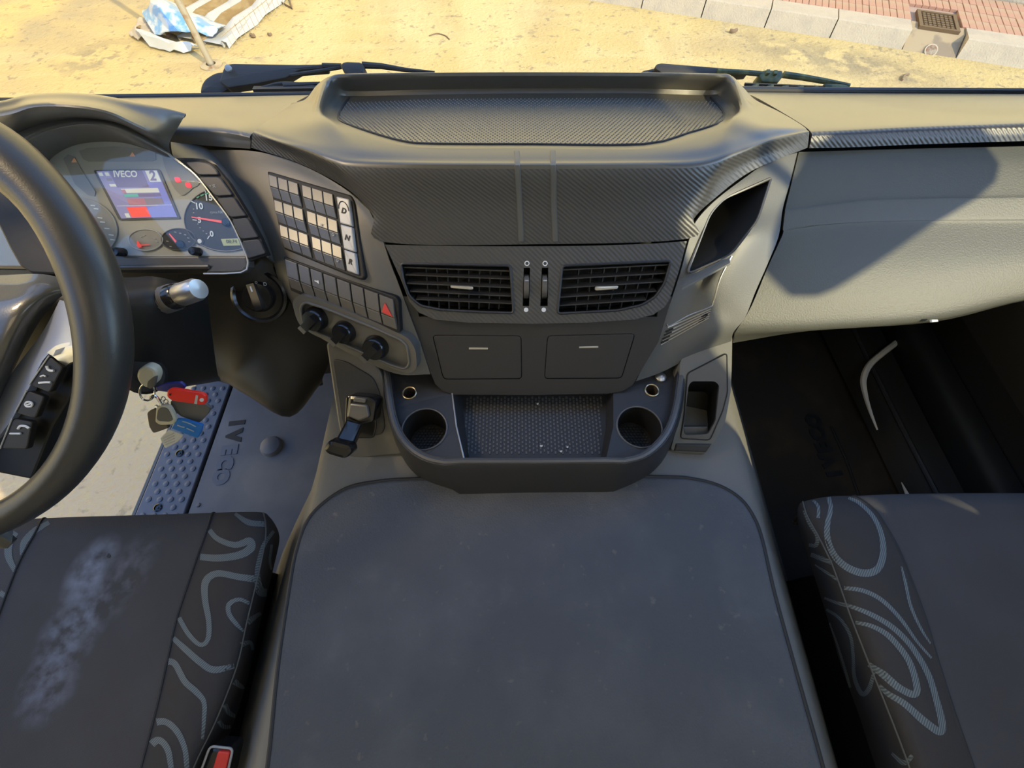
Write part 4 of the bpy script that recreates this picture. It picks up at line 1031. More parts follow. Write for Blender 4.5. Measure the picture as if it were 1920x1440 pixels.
# column of five blank keys beside the glass
rt = [(372, 302), (404, 313), (428, 345), (447, 374), (464, 404), (484, 441), (499, 476)]
keys = [[(346, 303), (372, 302), (392, 306), (405, 318), (410, 328), (371, 328)], [(371, 331), (411, 331), (424, 349), (437, 366), (404, 368)], [(405, 371), (438, 369), (452, 391), (463, 405), (431, 408)], [(433, 411), (464, 408), (476, 430), (485, 445), (451, 449)], [(452, 452), (486, 448), (494, 466), (498, 475), (466, 485), (462, 480)]]
mk('key_frame', plate(CP.poly([(338, 300), (372, 299), (400, 307), (428, 342), (464, 401), (487, 443), (502, 478), (466, 490), (450, 450), (400, 370), (367, 328)], .0), .01), MAT['black'], cl, 0)
for k in keys: mk('key', plate(rnd(CP.poly(k, .004), .005), .008, .0013), MAT['blank_key'], cl, 18)
text('key_symbol', '+ SL', CP.hit(399, 349, .0045), RX, UPX, .006, MAT['grey_print'], cl)
mk('lens', plate(CP.poly(arc + edge[1:] + [(463, 478), (60, 478), (10, 440), (10, 400)], .010), .001), MAT['glass'], cl, 0, label='clear curved lens')

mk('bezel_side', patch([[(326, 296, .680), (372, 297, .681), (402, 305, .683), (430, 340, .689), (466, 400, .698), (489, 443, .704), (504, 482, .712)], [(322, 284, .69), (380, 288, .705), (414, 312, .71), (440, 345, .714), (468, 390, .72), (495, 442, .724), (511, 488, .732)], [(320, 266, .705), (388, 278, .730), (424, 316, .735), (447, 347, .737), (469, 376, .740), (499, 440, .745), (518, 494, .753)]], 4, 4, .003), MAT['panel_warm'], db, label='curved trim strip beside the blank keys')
# lower driver side: knee panel with the light switch, steering column
mk('knee_panel', patch([[(-260, 500, .74), (200, 510, .735), (300, 514, .735), (390, 514, .735), (462, 508, .738), (503, 480, .748), (522, 520, .765)], [(-230, 560, .78), (200, 570, .77), (300, 570, .77), (400, 560, .765), (470, 560, .765), (520, 555, .775), (550, 575, .79)],
                        [(-190, 620, .83), (200, 640, .82), (300, 640, .82), (400, 640, .82), (470, 640, .81), (530, 640, .82), (618, 650, .86)], [(-160, 680, .87), (200, 700, .87), (300, 700, .87), (405, 705, .865), (460, 732, .86), (540, 772, .87), (604, 712, .90)], [(-120, 690, .95), (200, 705, .95), (300, 705, .95), (410, 715, .95), (470, 742, .95), (548, 776, .95), (604, 716, .98)]], 5, 5, .004), MAT['knee'], db, label='dark knee panel under the cluster')
kb = bvh_of(bpy.data.objects['knee_panel'])
ls = thing('light_switch', on(kb, 487, 556), 'round black rotary light switch beside the switch rows', 'switch')
ln = (CAM - wloc(ls)).normalized() + Vector((-.3, -.2, .1)); ln.normalize()
c = on(kb, 487, 556, .0)
mk('dial_plate', lathe([(.044, -.01), (.044, .004), (.040, .006), (.036, .003), (.0, .003)], c, ln, 36), MAT['gloss_black'], ls)
mk('knob', lathe([(.026, .0), (.025, .010), (.022, .014), (0, .015)], c, ln, 28), MAT['gloss_black'], ls)
u_, v_, _ = frame_of(ln)
ga, gb_ = at(482, 532, .74), at(497, 575, .745)
mk('grip', bar(c + ln * .018 + (ga - gb_).normalized() * .022, c + ln * .018 - (ga - gb_).normalized() * .022, .012, .012, ln), MAT['gloss_black'], ls)
mk('grip_mark', bar(c + ln * .0245 + (ga - gb_).normalized() * .019, c + ln * .0245 + (ga - gb_).normalized() * .010, .0022, .001, ln), MAT['white_print'], ls, 0)
for x, y, s in ((480, 529, 'o'), (497, 533, 'D')):
    text('symbol', s, at(x, y, .738), Vector((1, 0, 0)), -ln.cross(Vector((1, 0, 0))) * -1, .008, MAT['grey_print'], ls)

mk('end_panel', patch([[Vector((x, y, z)) for x in (-1.09, -1.0, -.92, -.84)] for y, z in ((.93, .70), (.76, .765), (.64, .775), (.605, .74), (.62, .62), (.68, .45), (.74, .34))], 3, 4, .006), MAT['panel_warm'], db, label='dashboard end beside the driver doorway')

# ------------------------------------------------------------------ switch block on the slanting panel
SW = Plane((503, 323, .7195), (660, 372, .700), (682, 520, .714))
sn = SW.n
sb_ = thing('switch_block', SW.hit(590, 430), 'block of eighteen blank rocker switches with three silver gear buttons', 'switches')
mk('frame', plate(rnd(SW.poly([(500, 320), (630, 358), (658, 366), (664, 378), (684, 518), (678, 525), (648, 514), (531, 466)], .004), .004), .012, .002), MAT['black'], sb_, 20)
Q = SW.poly([(502, 324), (625, 362), (649, 511), (533, 466)], .006)
ue = [(.0, .135), (.143, .295), (.303, .455), (.515, .660), (.668, .828), (.836, .985)]
ve = [(.015, .325), (.345, .655), (.675, .985)]
def rocker(root, P, name, mat, label=None, split=.52):
    """rocker key: upper half tilts out, lower half is a part of its own"""
    a, b, c, d = P
    n = nrm(P); n = n if n.dot(CAM - a) > 0 else -n
    e, f = a * (1 - split) + d * split, b * (1 - split) + c * split
    k = n * .0028
    up = plate([a, b, f + k, e + k], .006, .0009)
    r = mk(name, up, MAT[mat], root, 18, label=label)
    g = (d - a) * .02
    mk('lower_half', plate([e + k + g, f + k + g, c, d], .006, .0009), MAT[mat], r, 18)
    return r
i_ = 0
for j, (v0, v1) in enumerate(ve):
    for i, (u0, u1) in enumerate(ue):
        r = rocker(sb_, cell(Q, u0, u1, v0, v1), 'rocker_switch', 'switch')
        if (j, i) in ((1, 4), (1, 5), (2, 5)):
            p = quad(*Q, (u0 + u1) / 2, v0 + .12 if i == 4 else v0 + .2) + sn * .0042
            text('symbol', {(1, 4): 'x', (1, 5): 'o', (2, 5): 'u'}[(j, i)], p, Q[1] - Q[0], Q[0] - Q[3], .009, MAT['grey_print'], r)
QS = SW.poly([(629, 366), (656, 372), (672, 517), (650, 509)], .010)
for (v0, v1), s in zip(((.01, .36), (.372, .695), (.707, .99)), ('D', 'N', 'R')):
    b = mk('gear_button', plate(rnd(cell(QS, .02, .92, v0, v1), .002), .01, .0018), MAT['silver_key'], sb_, 18, label='silver gear button marked ' + s)
    text('gear_letter', s, quad(*QS, .47, (v0 + v1) / 2) + sn * .0006, Q[1] - Q[0], Q[0] - Q[3], .011, MAT['seam'], b, .0002, .0004)
    if s == 'D': mk('letter_ring', tube([quad(*QS, .47 + .36 * cos(t), .17 + .11 * sin(t)) + sn * .0006 for t in [pi + k * pi / 8 for k in range(9)]], .0006, 5), MAT['seam'], b)
# row of eight below
RW = Plane((532, 484, .735), (740, 560, .722), (747, 621, .738))
rn = RW.n
row = thing('switch_row', RW.hit(640, 550), 'slanting row of eight rocker switches ending in the red hazard triangle', 'switch row')
mk('frame', plate(rnd(RW.poly([(531, 481), (741, 556), (747, 564), (750, 622), (744, 625), (544, 545)], .003), .003), .012, .002), MAT['black'], row, 20)
Q = RW.poly([(532, 484), (738, 561), (746, 621), (545, 541)], .006)
xs = [0, .122, .235, .355, .478, .606, .728, .862, 1.0]
for i in range(8):
    r = rocker(row, cell(Q, xs[i] + .006, xs[i + 1] - .008, .02, .97), 'rocker_switch', 'switch', None, .60)
    m_ = (xs[i] + xs[i + 1]) / 2
    if i == 2:
        p = quad(*Q, m_, .36) + rn * .0034
        a = Q[1] - Q[0]; a.normalize(); b = (Q[0] - Q[3]).normalized()
        mk('horn_symbol', plate([p - a * .004 + b * .001, p - a * .001 + b * .001, p + a * .0035 + b * .003, p + a * .0035 - b * .003, p - a * .001 - b * .001, p - a * .004 - b * .001], .0004), MAT['white_print'], r, 0)
    if i == 7:
        mk('hazard_triangle', plate([quad(*Q, xs[7] + .018, .54) + rn * .0045, quad(*Q, m_ - .01, .2) + rn * .004, quad(*Q, xs[8] - .022, .57) + rn * .0045], .0016, .0004), MAT['hazard_red'], r, 0, label='red hazard triangle')

# ------------------------------------------------------------------ climate panel
CL = Plane((565, 570, .752), (760, 645, .754), (760, 690, .776))
cn = CL.n
cp_ = thing('heater_controls', CL.hit(660, 630), 'slanting heater control panel with three dark knobs under the switch row', 'heater controls')
co = rnd(CL.poly([(547, 566), (561, 552), (600, 563), (700, 603), (766, 634), (779, 655), (782, 690), (770, 701), (742, 694), (660, 657), (590, 629), (564, 613), (555, 596)], .010), .008)
ci = rnd(CL.poly([(563, 576), (572, 566), (610, 578), (700, 614), (752, 637), (764, 650), (768, 682), (760, 692), (735, 685), (660, 652), (595, 624), (573, 611), (567, 597)], .010), .008)
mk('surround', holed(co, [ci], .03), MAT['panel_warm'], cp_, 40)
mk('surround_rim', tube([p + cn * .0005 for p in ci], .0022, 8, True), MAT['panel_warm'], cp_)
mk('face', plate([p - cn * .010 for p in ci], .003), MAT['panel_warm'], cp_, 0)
A1, A2 = (CL.hit(720, 620) - CL.hit(600, 573)).normalized(), None
A2 = cn.cross(A1)
for k, (x, y, r) in enumerate(((592, 592, .0205), (646, 616, .0195), (704, 645, .0215))):
    c = CL.hit(x + 3, y + 4, .0)
    kn_ = mk('knob', lathe([(r, 0), (r, .004), (r * .92, .012), (r * .86, .0165), (r * .8, .018), (0, .018)], c, cn, 32), MAT['gloss_black'], cp_, 40, label='round heater knob with a pale pointer')
    ddir = (CL.hit(x - 14, y + 16) - CL.hit(x + 8, y - 6)).normalized()
    mk('grip', bar(c + cn * .021 - ddir * r * .55, c + cn * .021 + ddir * r * 1.02, r * .62, .012, cn), MAT['gloss_black'], kn_, 0)
    mk('pointer', bar(c + cn * .021 + ddir * r * .75, c + cn * .021 + ddir * r * 1.1, r * .64, .0124, cn), MAT['switch'], kn_, 0, label='pale pointer end')
for x, y, s in ((650, 595, '|'), (664, 601, '1'), (624, 623, '0'), (672, 637, '*'), (694, 620, '16'), (728, 632, '28'), (687, 636, '12'), (732, 656, 'o'), (756, 662, 'C'), (752, 667, '*')):
    text('scale_mark', s, CL.hit(x, y, -.0095), A1, -A2 if A2.dot(Vector((0, 0, 1))) < 0 else A2, .0085, MAT['grey_print'], cp_)
mk('heat_arc', tube([CL.hit(x, y, -.0095) for x, y in sp2([(612, 580), (619, 590), (621, 602), (616, 618)], 4)], .0010, 6), MAT['hazard_red'], cp_, label='red warm-air arc')
for x, y in ((751, 649), (748, 677)):
    mk('push_button', plate(rnd(CL.poly([(x - 7, y - 6), (x + 6, y - 3), (x + 7, y + 6), (x - 6, y + 4)], -.004), .002), .006, .001), MAT['switch'], cp_, 18)

# ------------------------------------------------------------------ centre console with cup holders
CZ = .492
cc = thing('center_console', Vector((0, .33, .42)), 'black console tray with two cup holders under the storage doors', 'console')
rim = [(706, 668), (716, 700), (722, 740), (730, 785), (745, 822), (770, 850), (800, 866), (832, 873), (866, 870), (1000, 870), (1140, 868), (1172, 870), (1208, 860), (1240, 838), (1262, 806), (1275, 765), (1283, 715), (1290, 668)]
rim = rim[:8] + rim[8:]
RZ = .510
rimc = sp2(rim[:8], 3) + sp2(rim[8:11], 1) + sp2(rim[11:], 3)
rimo = [Z(x, y, RZ) for x, y in rimc]
inn = [(724, 668), (732, 700), (737, 740), (744, 780), (757, 812), (778, 837), (805, 853), (836, 860), (869, 859), (1000, 859), (1138, 858), (1168, 858), (1200, 850), (1228, 828), (1248, 800), (1261, 762), (1268, 715), (1274, 668)]
innc = sp2(inn[:8], 3) + sp2(inn[8:11], 1) + sp2(inn[11:], 3)
rimi = [Z(x, y, RZ) for x, y in innc]
rimd = [Vector((p.x, p.y, CZ - .001)) for p in rimi]
botp = [(700, 690), (712, 730), (722, 770), (735, 812), (748, 845), (770, 880), (800, 903), (850, 921), (864, 930), (1000, 927), (1132, 926), (1149, 925), (1200, 902), (1240, 868), (1262, 825), (1280, 780), (1292, 730), (1302, 690)]
botc = sp2(botp[:8], 3) + sp2(botp[8:11], 1) + sp2(botp[11:], 3)
bot = [Z(x, y, .424) for x, y in botc]
mid1 = [a + (b - a) * .12 + Vector((0, -.004, .0)) for a, b in zip(rimo, bot)]
mk('rim_wall', loft([rimd, [p + Vector((0, 0, .002)) for p in rimi], rimo, mid1, bot]), MAT['panel_dark'], cc, 40, outward=False)
mk('rim_edge', tube([(a + b) / 2 + Vector((0, 0, -.001)) for a, b in zip(rimi, rimo)], .0052, 8), MAT['panel'], cc)
cl_, cr_ = Z(796, 804, CZ), Z(1199, 800, CZ)
R_ = .0385
up = Vector((0, 0, 1))
h1, h2 = disc(cl_, up, R_, 40), disc(cr_, up, R_, 40)
s1_, s2_ = Z(768, 737, CZ), Z(1222, 732, CZ)
h3, h4 = disc(s1_, up, .0118, 24), disc(s2_, up, .0118, 24)
tray = [Z(848, 738, CZ), Z(1150, 736, CZ), Z(1150, 800, CZ), Z(1137, 858, CZ), Z(870, 860, CZ), Z(856, 800, CZ)]
deck_o = rimd + [Z(1274, 655, CZ), Z(724, 655, CZ)]
mk('deck', holed(deck_o, [h1, h2, h3, h4, tray], .004), MAT['panel_dark'], cc, 0)
for c, h, w in ((cl_, h1, 'near'), (cr_, h2, 'far')):
    low = disc(c - up * .058, up, R_ * .90, 40)
    cu = mk('cup_holder', loft([h, [p - up * .003 for p in h], low], True, True), MAT['dark_cavity'], cc, 40, outward=False)
    mk('cup_rim', tube(h, .0018, 8, True), MAT['panel'], cu)
    holes = []
    for i in range(-5, 6):
        for j in range(-5, 6):
            q = c + Vector((i * .0062 + (.0031 if j % 2 else 0), j * .0055, -.0575))
            if math.hypot(q.x - c.x, q.y - c.y) < R_ * .78: holes.append(lathe([(.0024, 0), (.0018, .0012), (0, .0014)], q, up, 6))
    mk('cup_mat', join(*holes), MAT['panel_dark'], cu, 0, kind='stuff')
for c, h in ((s1_, h3), (s2_, h4)):
    so = mk('power_socket', loft([h, [p - up * .03 for p in h]], True, True), MAT['clay'] if False else MAT['brown_fob'], cc, 30, outward=False, label='brass-rimmed power socket')
    mk('socket_ring', tube([p + up * .0008 for p in h], .0017, 8, True), MAT['brass'], so, label='bright brass ring')
mk('plug_cap', lathe([(.010, 0), (.010, .004), (.006, .007), (0, .008)], Z(1238, 708, CZ), up, 18), MAT['silver'], cc, label='small pale plug cap')
TZ = .452
fl_ = [Z(866, 742, TZ), Z(1136, 741, TZ), Z(1136, 800, TZ), Z(1125, 866, TZ), Z(881, 868, TZ), Z(872, 800, TZ)]
mk('tray_wall', loft([tray, fl_], True, True), MAT['panel_dark'], cc, 0, outward=False)
mk('tray_edge', tube([tray[0] + up * .001, tray[5] + up * .001, tray[4] + up * .001], .0014, 6), MAT['silver'], cc)
tm = []
for i in range(42):
    for j in range(19):
        x = -.13 + i * .0064; y = .285 + j * .0078 + (.0039 if i % 2 else 0)
        q = Vector((x, y, TZ + .001)); d_ = q - CAM; dep = d_.y * .5 - d_.z * .8660254
        py = 720 - F * (d_.y * .8660254 + d_.z * .5) / dep; px = 960 + F * d_.x / dep
        if 873 < px < 1128 and 744 < py < 852: tm.append(plate([q + Vector((-.0016, .0026, .0004)), q + Vector((.0016, .0026, .0004)), q + Vector((.0016, -.0026, .0004)), q + Vector((-.0016, -.0026, .0004))], .002, .0006))
mk('tray_mat_ribs', join(*tm), MAT['panel'], cc, 0, kind='stuff', label='raised ribs of the rubber tray mat')
rr = random.Random(3)
for x, y, s, lb in ((1015, 836, 3, 'white paper scrap lying nearest the middle of the console tray'), (1052, 846, 2.6, 'pale crumb low in the console tray, beside the widest crumb'), (1064, 838, 2, 'small pale crumb uppermost of the three near the tray front'),
                    (1058, 860, 4, 'widest pale crumb touching the front wall of the console tray'), (1008, 757, 2, 'tiny white speck high in the console tray under the storage doors'), (853, 740, 2, 'white speck at the back corner of the tray near the first cup holder'), (860, 790, 2.2, 'pale speck on the tray edge beside the first cup holder')):
    mk('paper_crumb', plate([Z(x - s, y - 1, TZ + .004), Z(x + s, y - 2, TZ + .005), Z(x + s * .6, y + 2, TZ + .004), Z(x - s * .7, y + 1.5, TZ + .004)], .001), MAT['paper'], None, 0, label=lb, cat='scrap', group='scraps in the console tray')

# left console cheek with the parking brake
lp_ = thing('brake_console', at(660, 760, .82), 'dark side console carrying the parking brake lever left of the cup holder', 'side console')
BC = Plane((612, 645, .80), (715, 700, .80), (690, 850, .825))
bco = rnd(BC.poly([(610, 640), (640, 642), (700, 672), (716, 700), (728, 770), (742, 812), (760, 852), (665, 862), (650, 855), (634, 800), (622, 720)]), .01)
mk('cheek', plate(bco, .09, .004), MAT['panel'], lp_, 18)
mk('inset_panel', plate(rnd(BC.poly([(622, 672), (650, 678), (700, 708), (713, 740), (722, 800), (716, 815), (655, 822), (640, 790)], .003), .01), .006, .002), MAT['panel_dark'], lp_, 18)
pb_ = thing('parking_brake', BC.hit(672, 780), 'black parking brake lever with a capped handle beside the console', 'lever')
bn = BC.n
mk('base_plate', plate(rnd(BC.poly([(648, 742), (700, 745), (706, 800), (700, 822), (660, 822), (646, 800)], .005), .006), .006, .002), MAT['gloss_black'], pb_, 18)
mk('housing', plate(rnd(BC.poly([(652, 741), (694, 744), (706, 752), (700, 792), (676, 797), (647, 784)], .034), .006), .034, .006), MAT['gloss_black'], pb_, 18)
mk('collar', plate(rnd(BC.poly([(655, 756), (688, 760), (692, 782), (672, 790), (650, 780)], .040), .004), .01, .003), MAT['switch'], pb_, 18)
mk('lock_slide', plate(rnd(BC.poly([(664, 745), (686, 748), (684, 756), (662, 753)], .0385), .002), .006, .001), MAT['switch'], pb_, 18)
a, b = BC.hit(668, 778, .030), BC.hit(634, 834, .075)
mk('lever_arm', plate(rnd([BC.hit(x, y, o) for x, y, o in ((649, 784, .036), (679, 792, .036), (656, 843, .078), (624, 832, .078))], .004), .018, .005), MAT['gloss_black'], pb_, 18)
hx = [(614, 828, .086), (622, 826, .086), (656, 835, .086), (661, 848, .086), (645, 863, .086), (612, 853, .086), (604, 842, .086)]
mk('handle_cap', plate(rnd([BC.hit(*p) for p in hx], .008), .022, .007), MAT['gloss_black'], pb_, 18, label='polished rounded handle cap')

# right console cheek with an open pocket
RC = Plane((1290, 700, .80), (1370, 640, .785), (1330, 845, .815))
rc = thing('pocket_console', RC.hit(1320, 760), 'grey side console with an open pocket beside the passenger footwell', 'side console')
ro = rnd(RC.poly([(1275, 676), (1300, 656), (1373, 626), (1372, 690), (1370, 735), (1360, 790), (1340, 830), (1325, 850), (1266, 846), (1258, 842), (1272, 790)]), .008)
po = rnd(RC.poly([(1296, 714), (1342, 714), (1350, 722), (1343, 790), (1329, 815), (1284, 817), (1280, 808), (1290, 722)]), .006)
mk('cheek', holed(ro, [po], .008), MAT['side_grey'], rc, 0)
mk('cheek_side', loft([ro, [p + Vector((-.004, .01, -.10)) for p in ro]], True), MAT['tunnel_side'], rc, 40)
inner_ = rnd(RC.poly([(1289, 700), (1363, 662), (1364, 735), (1355, 770), (1331, 825), (1276, 822), (1283, 780)], .0015), .006)
mk('face_plate', holed(inner_, [rnd(RC.poly([(1297, 715), (1341, 715), (1349, 723), (1342, 789), (1328, 814), (1285, 816), (1281, 807), (1291, 723)], .0015), .006)], .002), MAT['panel'], rc, 0)
mk('face_groove', tube([p - RC.n * .0006 for p in inner_], .0013, 6, True), MAT['black'], rc)
pin = [p + Vector((.012, .02, -.075)) for p in po]
mk('pocket', loft([po, pin], True, True), MAT['black'], rc, 0, outward=False)
mk('pocket_ledge', plate(rnd(RC.poly([(1280, 800), (1328, 800), (1329, 815), (1283, 817)], -.012), .003), .01, .002), MAT['panel'], rc, 18, label='pale ledge at the pocket mouth')
mk('lower_step', plate(RC.poly([(1268, 832), (1335, 833), (1324, 849), (1264, 846)], .003), .02, .003), MAT['panel_dark'], rc, 18)

# ------------------------------------------------------------------ steering wheel
WC = Vector((-.69, .286, .822)); tau = radians(38)
wx, wy, wn_ = Vector((1, 0, 0)), Vector((0, cos(tau), sin(tau))), Vector((0, -sin(tau), cos(tau)))
sw_ = thing('steering_wheel', WC, 'black leather steering wheel with a silver spoke and phone buttons', 'steering wheel')
path, rad = [], []
for k in range(96):
    a = 2 * pi * k / 96
    g = max(0, cos(a - radians(12))) ** 3 + max(0, cos(a - radians(168))) ** 3
    bump_ = .006 * (math.exp(-((a - radians(50)) / .20) ** 2) + math.exp(-((a - radians(130)) / .20) ** 2))
    path.append(WC + (wx * cos(a) + wy * sin(a)) * (.2255 - bump_ * .5)); rad.append(.0172 + .0082 * min(1, g) + bump_)
mk('rim', tube(path, rad, 20, True, 1.0), MAT['leather'], sw_, 60)
WP = Plane(WC, WC + wx, WC + wy)
def wpoly(pts, off): return WP.poly(pts, off)
HR = [[WP.hit(x, y, o) for x, y, o in r] for r in (
    [(-330, 530, -.05), (-150, 520, -.045), (0, 516, -.045), (80, 514, -.045), (136, 528, -.05)], [(-330, 560, -.035), (-150, 550, -.03), (0, 545, -.03), (70, 540, -.032), (128, 545, -.045)], [(-330, 640, -.02), (-150, 620, -.01), (0, 590, -.012), (60, 575, -.022), (104, 566, -.045)],
    [(-330, 800, -.02), (-150, 760, -.005), (-20, 680, -.006), (28, 650, -.018), (72, 606, -.045)], [(-330, 960, -.02), (-160, 920, -.005), (-60, 790, -.006), (-6, 740, -.02), (36, 672, -.048)], [(-330, 1050, -.03), (-180, 1010, -.03), (-90, 900, -.02), (-40, 830, -.03), (0, 752, -.05)])]
for r in HR: r[0] = Vector((-.69, r[1].y + .004, r[1].z + .003))
mk('hub', patch([[mirror(p) for p in r[:0:-1]] + r for r in HR], 5, 5, .01), MAT['hub'], sw_, 40, label='smooth airbag hub')
SR = ([[WP.hit(x, y, o) for x, y, o in r] for r in ([(112, 562, -.036), (132, 572, -.022), (153, 590, -.008)], [(98, 590, -.036), (120, 600, -.02), (153, 612, -.006)], [(76, 628, -.038), (100, 636, -.022), (152, 640, -.008)], [(26, 694, -.042), (60, 684, -.026), (90, 664, -.02)], [(-22, 766, -.046), (18, 756, -.03), (56, 724, -.024)], [(-66, 846, -.05), (-24, 842, -.034), (22, 787, -.028)])])
for f_ in (lambda p: p, mirror): mk('spoke', patch([[f_(p) for p in r] for r in SR], 4, 4, .008), MAT['spoke_silver'], sw_, 40, label='silver spoke')
mk('spoke_end', patch([[WP.hit(x, y, o) for x, y, o in r] for r in ([(88, 661, -.020), (110, 646, -.016), (152, 638, -.010)], [(104, 672, -.018), (125, 662, -.014), (153, 658, -.008)], [(121, 688, -.024), (132, 680, -.020), (152, 674, -.016)])], 4, 4, .008), MAT['silver'], sw_, 40, label='scuffed spoke end')
for f_ in (lambda p: p, mirror): mk('spoke_back', plate(rnd([f_(p) for p in wpoly([(86, 655), (122, 686), (158, 668), (160, 700), (100, 800), (60, 900), (-40, 880)], -.034)], .004), .02, .003), MAT['black'], sw_, 18)
for pts, sy in (([(92, 667), (118, 689), (93, 737), (55, 721)], 1), ([(50, 732), (84, 744), (66, 785), (28, 774)], 2), ([(23, 784), (61, 791), (51, 843), (0, 841)], 3)):
    b = mk('phone_button', plate(rnd(wpoly(pts, -.018), .004), .006, .0015), MAT['knee'], sw_, 18)
    mk('button_edge', tube(wpoly([pts[3], pts[0]], -.0175), .0008, 6), MAT['grey_print'], b)
    q = [p for p in pts]; cx_, cy_ = sum(p[0] for p in q) / 4, sum(p[1] for p in q) / 4
    hs = lambda L, w: mk('symbol', tube(wpoly(sp2(L, 3), -.0172), w, 6), MAT['white_print'], b)
    if sy == 1: hs([(88, 686), (90, 692), (95, 695), (101, 695)], .0014); hs([(76, 706), (81, 704), (86, 706)], .0009); hs([(73, 718), (84, 717), (95, 717)], .0012)
    if sy == 2: hs([(47, 758), (50, 754), (58, 754), (61, 758), (58, 762), (50, 762), (47, 758)], .0011); hs([(49, 760), (59, 756)], .0009)
    if sy == 3: hs([(34, 804), (38, 799), (48, 799), (55, 803)], .0014); hs([(19, 813), (30, 813), (39, 813)], .0011)
# steering column with stalk and ignition
sc = thing('steering_column', at(300, 620, .72), 'dark steering column shroud with the ignition lock, behind the wheel', 'steering column')
mk('shroud', patch([[(-200, 505, .60), (0, 515, .60), (150, 520, .60), (240, 520, .61), (300, 520, .62), (388, 545, .69)], [(-200, 540, .56), (0, 550, .55), (150, 555, .55), (240, 560, .57), (310, 560, .60), (392, 580, .70)], [(-200, 620, .58), (0, 640, .58), (150, 645, .58), (240, 650, .60), (320, 650, .64), (400, 645, .73)], [(-200, 690, .64), (0, 715, .64), (150, 722, .64), (240, 725, .66), (330, 722, .69), (408, 700, .78)], [(-200, 695, .75), (0, 722, .75), (150, 728, .75), (240, 730, .77), (330, 727, .79), (414, 714, .83)]], 5, 5, .006), MAT['knee'], sc, 40)
mk('cowl_side', plate(rnd([at(x, y, .575) for x, y in ((-60, 290), (20, 330), (60, 395), (104, 468), (134, 508), (134, 516), (58, 513), (36, 499), (16, 464), (3, 437), (-20, 390), (-60, 350))], .004), .02, .003), MAT['knee'], sc, 18)
mk('lock_boss', lathe([(.026, -.02), (.026, .006), (.022, .010), (.012, .010), (.012, .004)], at(272, 704, .635), (at(272, 704, .5) - at(268, 690, .64)).normalized(), 24), MAT['knee'], sc)
stk = thing('column_stalk', at(262, 585, .62), 'column stalk with a ribbed barrel and a silver end cap, right of the wheel rim', 'stalk')
sa, sbb = at(258, 580, .63), at(374, 541, .58)
ax = (sbb - sa).normalized(); L = (sbb - sa).length
mk('barrel', lathe([(.0, -.03), (.021, -.03), (.021, 0), (.018, L * .30), (.0155, L * .5), (.0145, L * .72)], sa, ax, 28), MAT['switch'], stk, 40)
mk('grip_ring', lathe([(.0165, L * .40), (.0172, L * .43), (.0165, L * .70), (.0145, L * .72)], sa, ax, 28), MAT['gloss_black'], stk, 40)
for k in range(7):
    t = L * (.44 + .024 * k)
    mk('grip_rib', lathe([(.0168, t), (.0178, t + .001), (.0178, t + .0015), (.0168, t + .0025)], sa, ax, 28), MAT['panel'], stk, 40)
mk('end_cap', lathe([(.0135, L * .70), (.0148, L * .73), (.0146, L * .94), (.0125, L * .99), (0, L * 1.0)], sa, ax, 28), MAT['silver'], stk, 40, label='silver end cap')
mk('collar', lathe([(.034, -.004), (.034, .004), (.030, .008), (.026, .006)], at(262, 600, .635), (CAM - at(262, 600, .635)).normalized(), 28), MAT['gloss_black'], stk)
cv = (CAM - sa); cv = (cv - ax * cv.dot(ax)).normalized()
for s, k in (('0', .12), ('1', .2)): text('symbol', s, sa + ax * L * k + cv * .0203, ax, cv.cross(ax), .008, MAT['grey_print'], stk)

# ------------------------------------------------------------------ keys and tags hanging from the ignition
KG = 'keys and tags hanging from the ignition'
def kt(x, y, o=0): return at(x, y, .600 + (y - 700) * .00045 + o)
def tag(name, pts, mat, lab, o=0, r=.004, th=.004, bev=.0012):
    return mk(name, plate(rnd([kt(x, y, o) for x, y in pts], r), th, bev), MAT[mat], None, 18, label=lab, cat='key' if 'key' in name and name != 'key_ring' else 'tag', group=KG)
ik = tag('ignition_key', [(256, 695), (272, 686), (290, 693), (295, 706), (290, 722), (276, 730), (262, 722), (254, 708)], 'beige_key', 'beige-headed key plugged into the ignition lock', 0, .006, .012, .004)
mk('dark_face', plate(rnd([kt(x, y, -.001) for x, y in ((276, 716), (288, 706), (294, 706), (290, 724), (282, 730), (275, 726))], .003), .003, .0008), MAT['grey_fob'], ik, 18)
mk('key_ring', tube([kt(276 + 14 * cos(t), 735 + 16 * sin(t), .002) for t in [k * 2 * pi / 28 for k in range(28)]], .0013, 8, True), MAT['chrome'], None, label='thin steel ring linking the ignition key and the tags', cat='ring')
mk('ring_clip', tube(spline([kt(x, y, -.001) for x, y in ((282, 746), (290, 742), (298, 750), (303, 762), (298, 766), (292, 760))], 4), .0018, 8), MAT['chrome'], None, label='steel snap clip below the key ring', cat='clip')
ch = [tube([kt(x + 4 * cos(t), y + 4 * sin(t), k * .0008) for t in [q * 2 * pi / 10 for q in range(10)]], .0008, 6, True) for k, (x, y) in enumerate(((306, 748), (311, 753), (306, 758), (313, 760), (303, 764)))]
mk('ring_cluster', join(*ch), MAT['chrome'], None, label='tangle of small split rings above the grey keys', cat='rings', kind='stuff')
tag('blue_fob', [(291, 726), (312, 719), (338, 717), (347, 724), (344, 732), (316, 736), (293, 733)], 'navy_fob', 'dark blue plastic fob behind the red tag', .012)
rt_ = tag('red_tag', [(313, 732), (322, 729), (378, 738), (386, 744), (386, 757), (380, 760), (322, 752), (312, 744)], 'red_tag', 'bright red plastic key tag with a white strip', -.004, .006, .005, .0015)
mk('strip', plate([kt(x, y, -.0046) for x, y in ((367, 741), (371, 742), (369, 758), (364, 757))], .0006), MAT['paper'], rt_, 0)
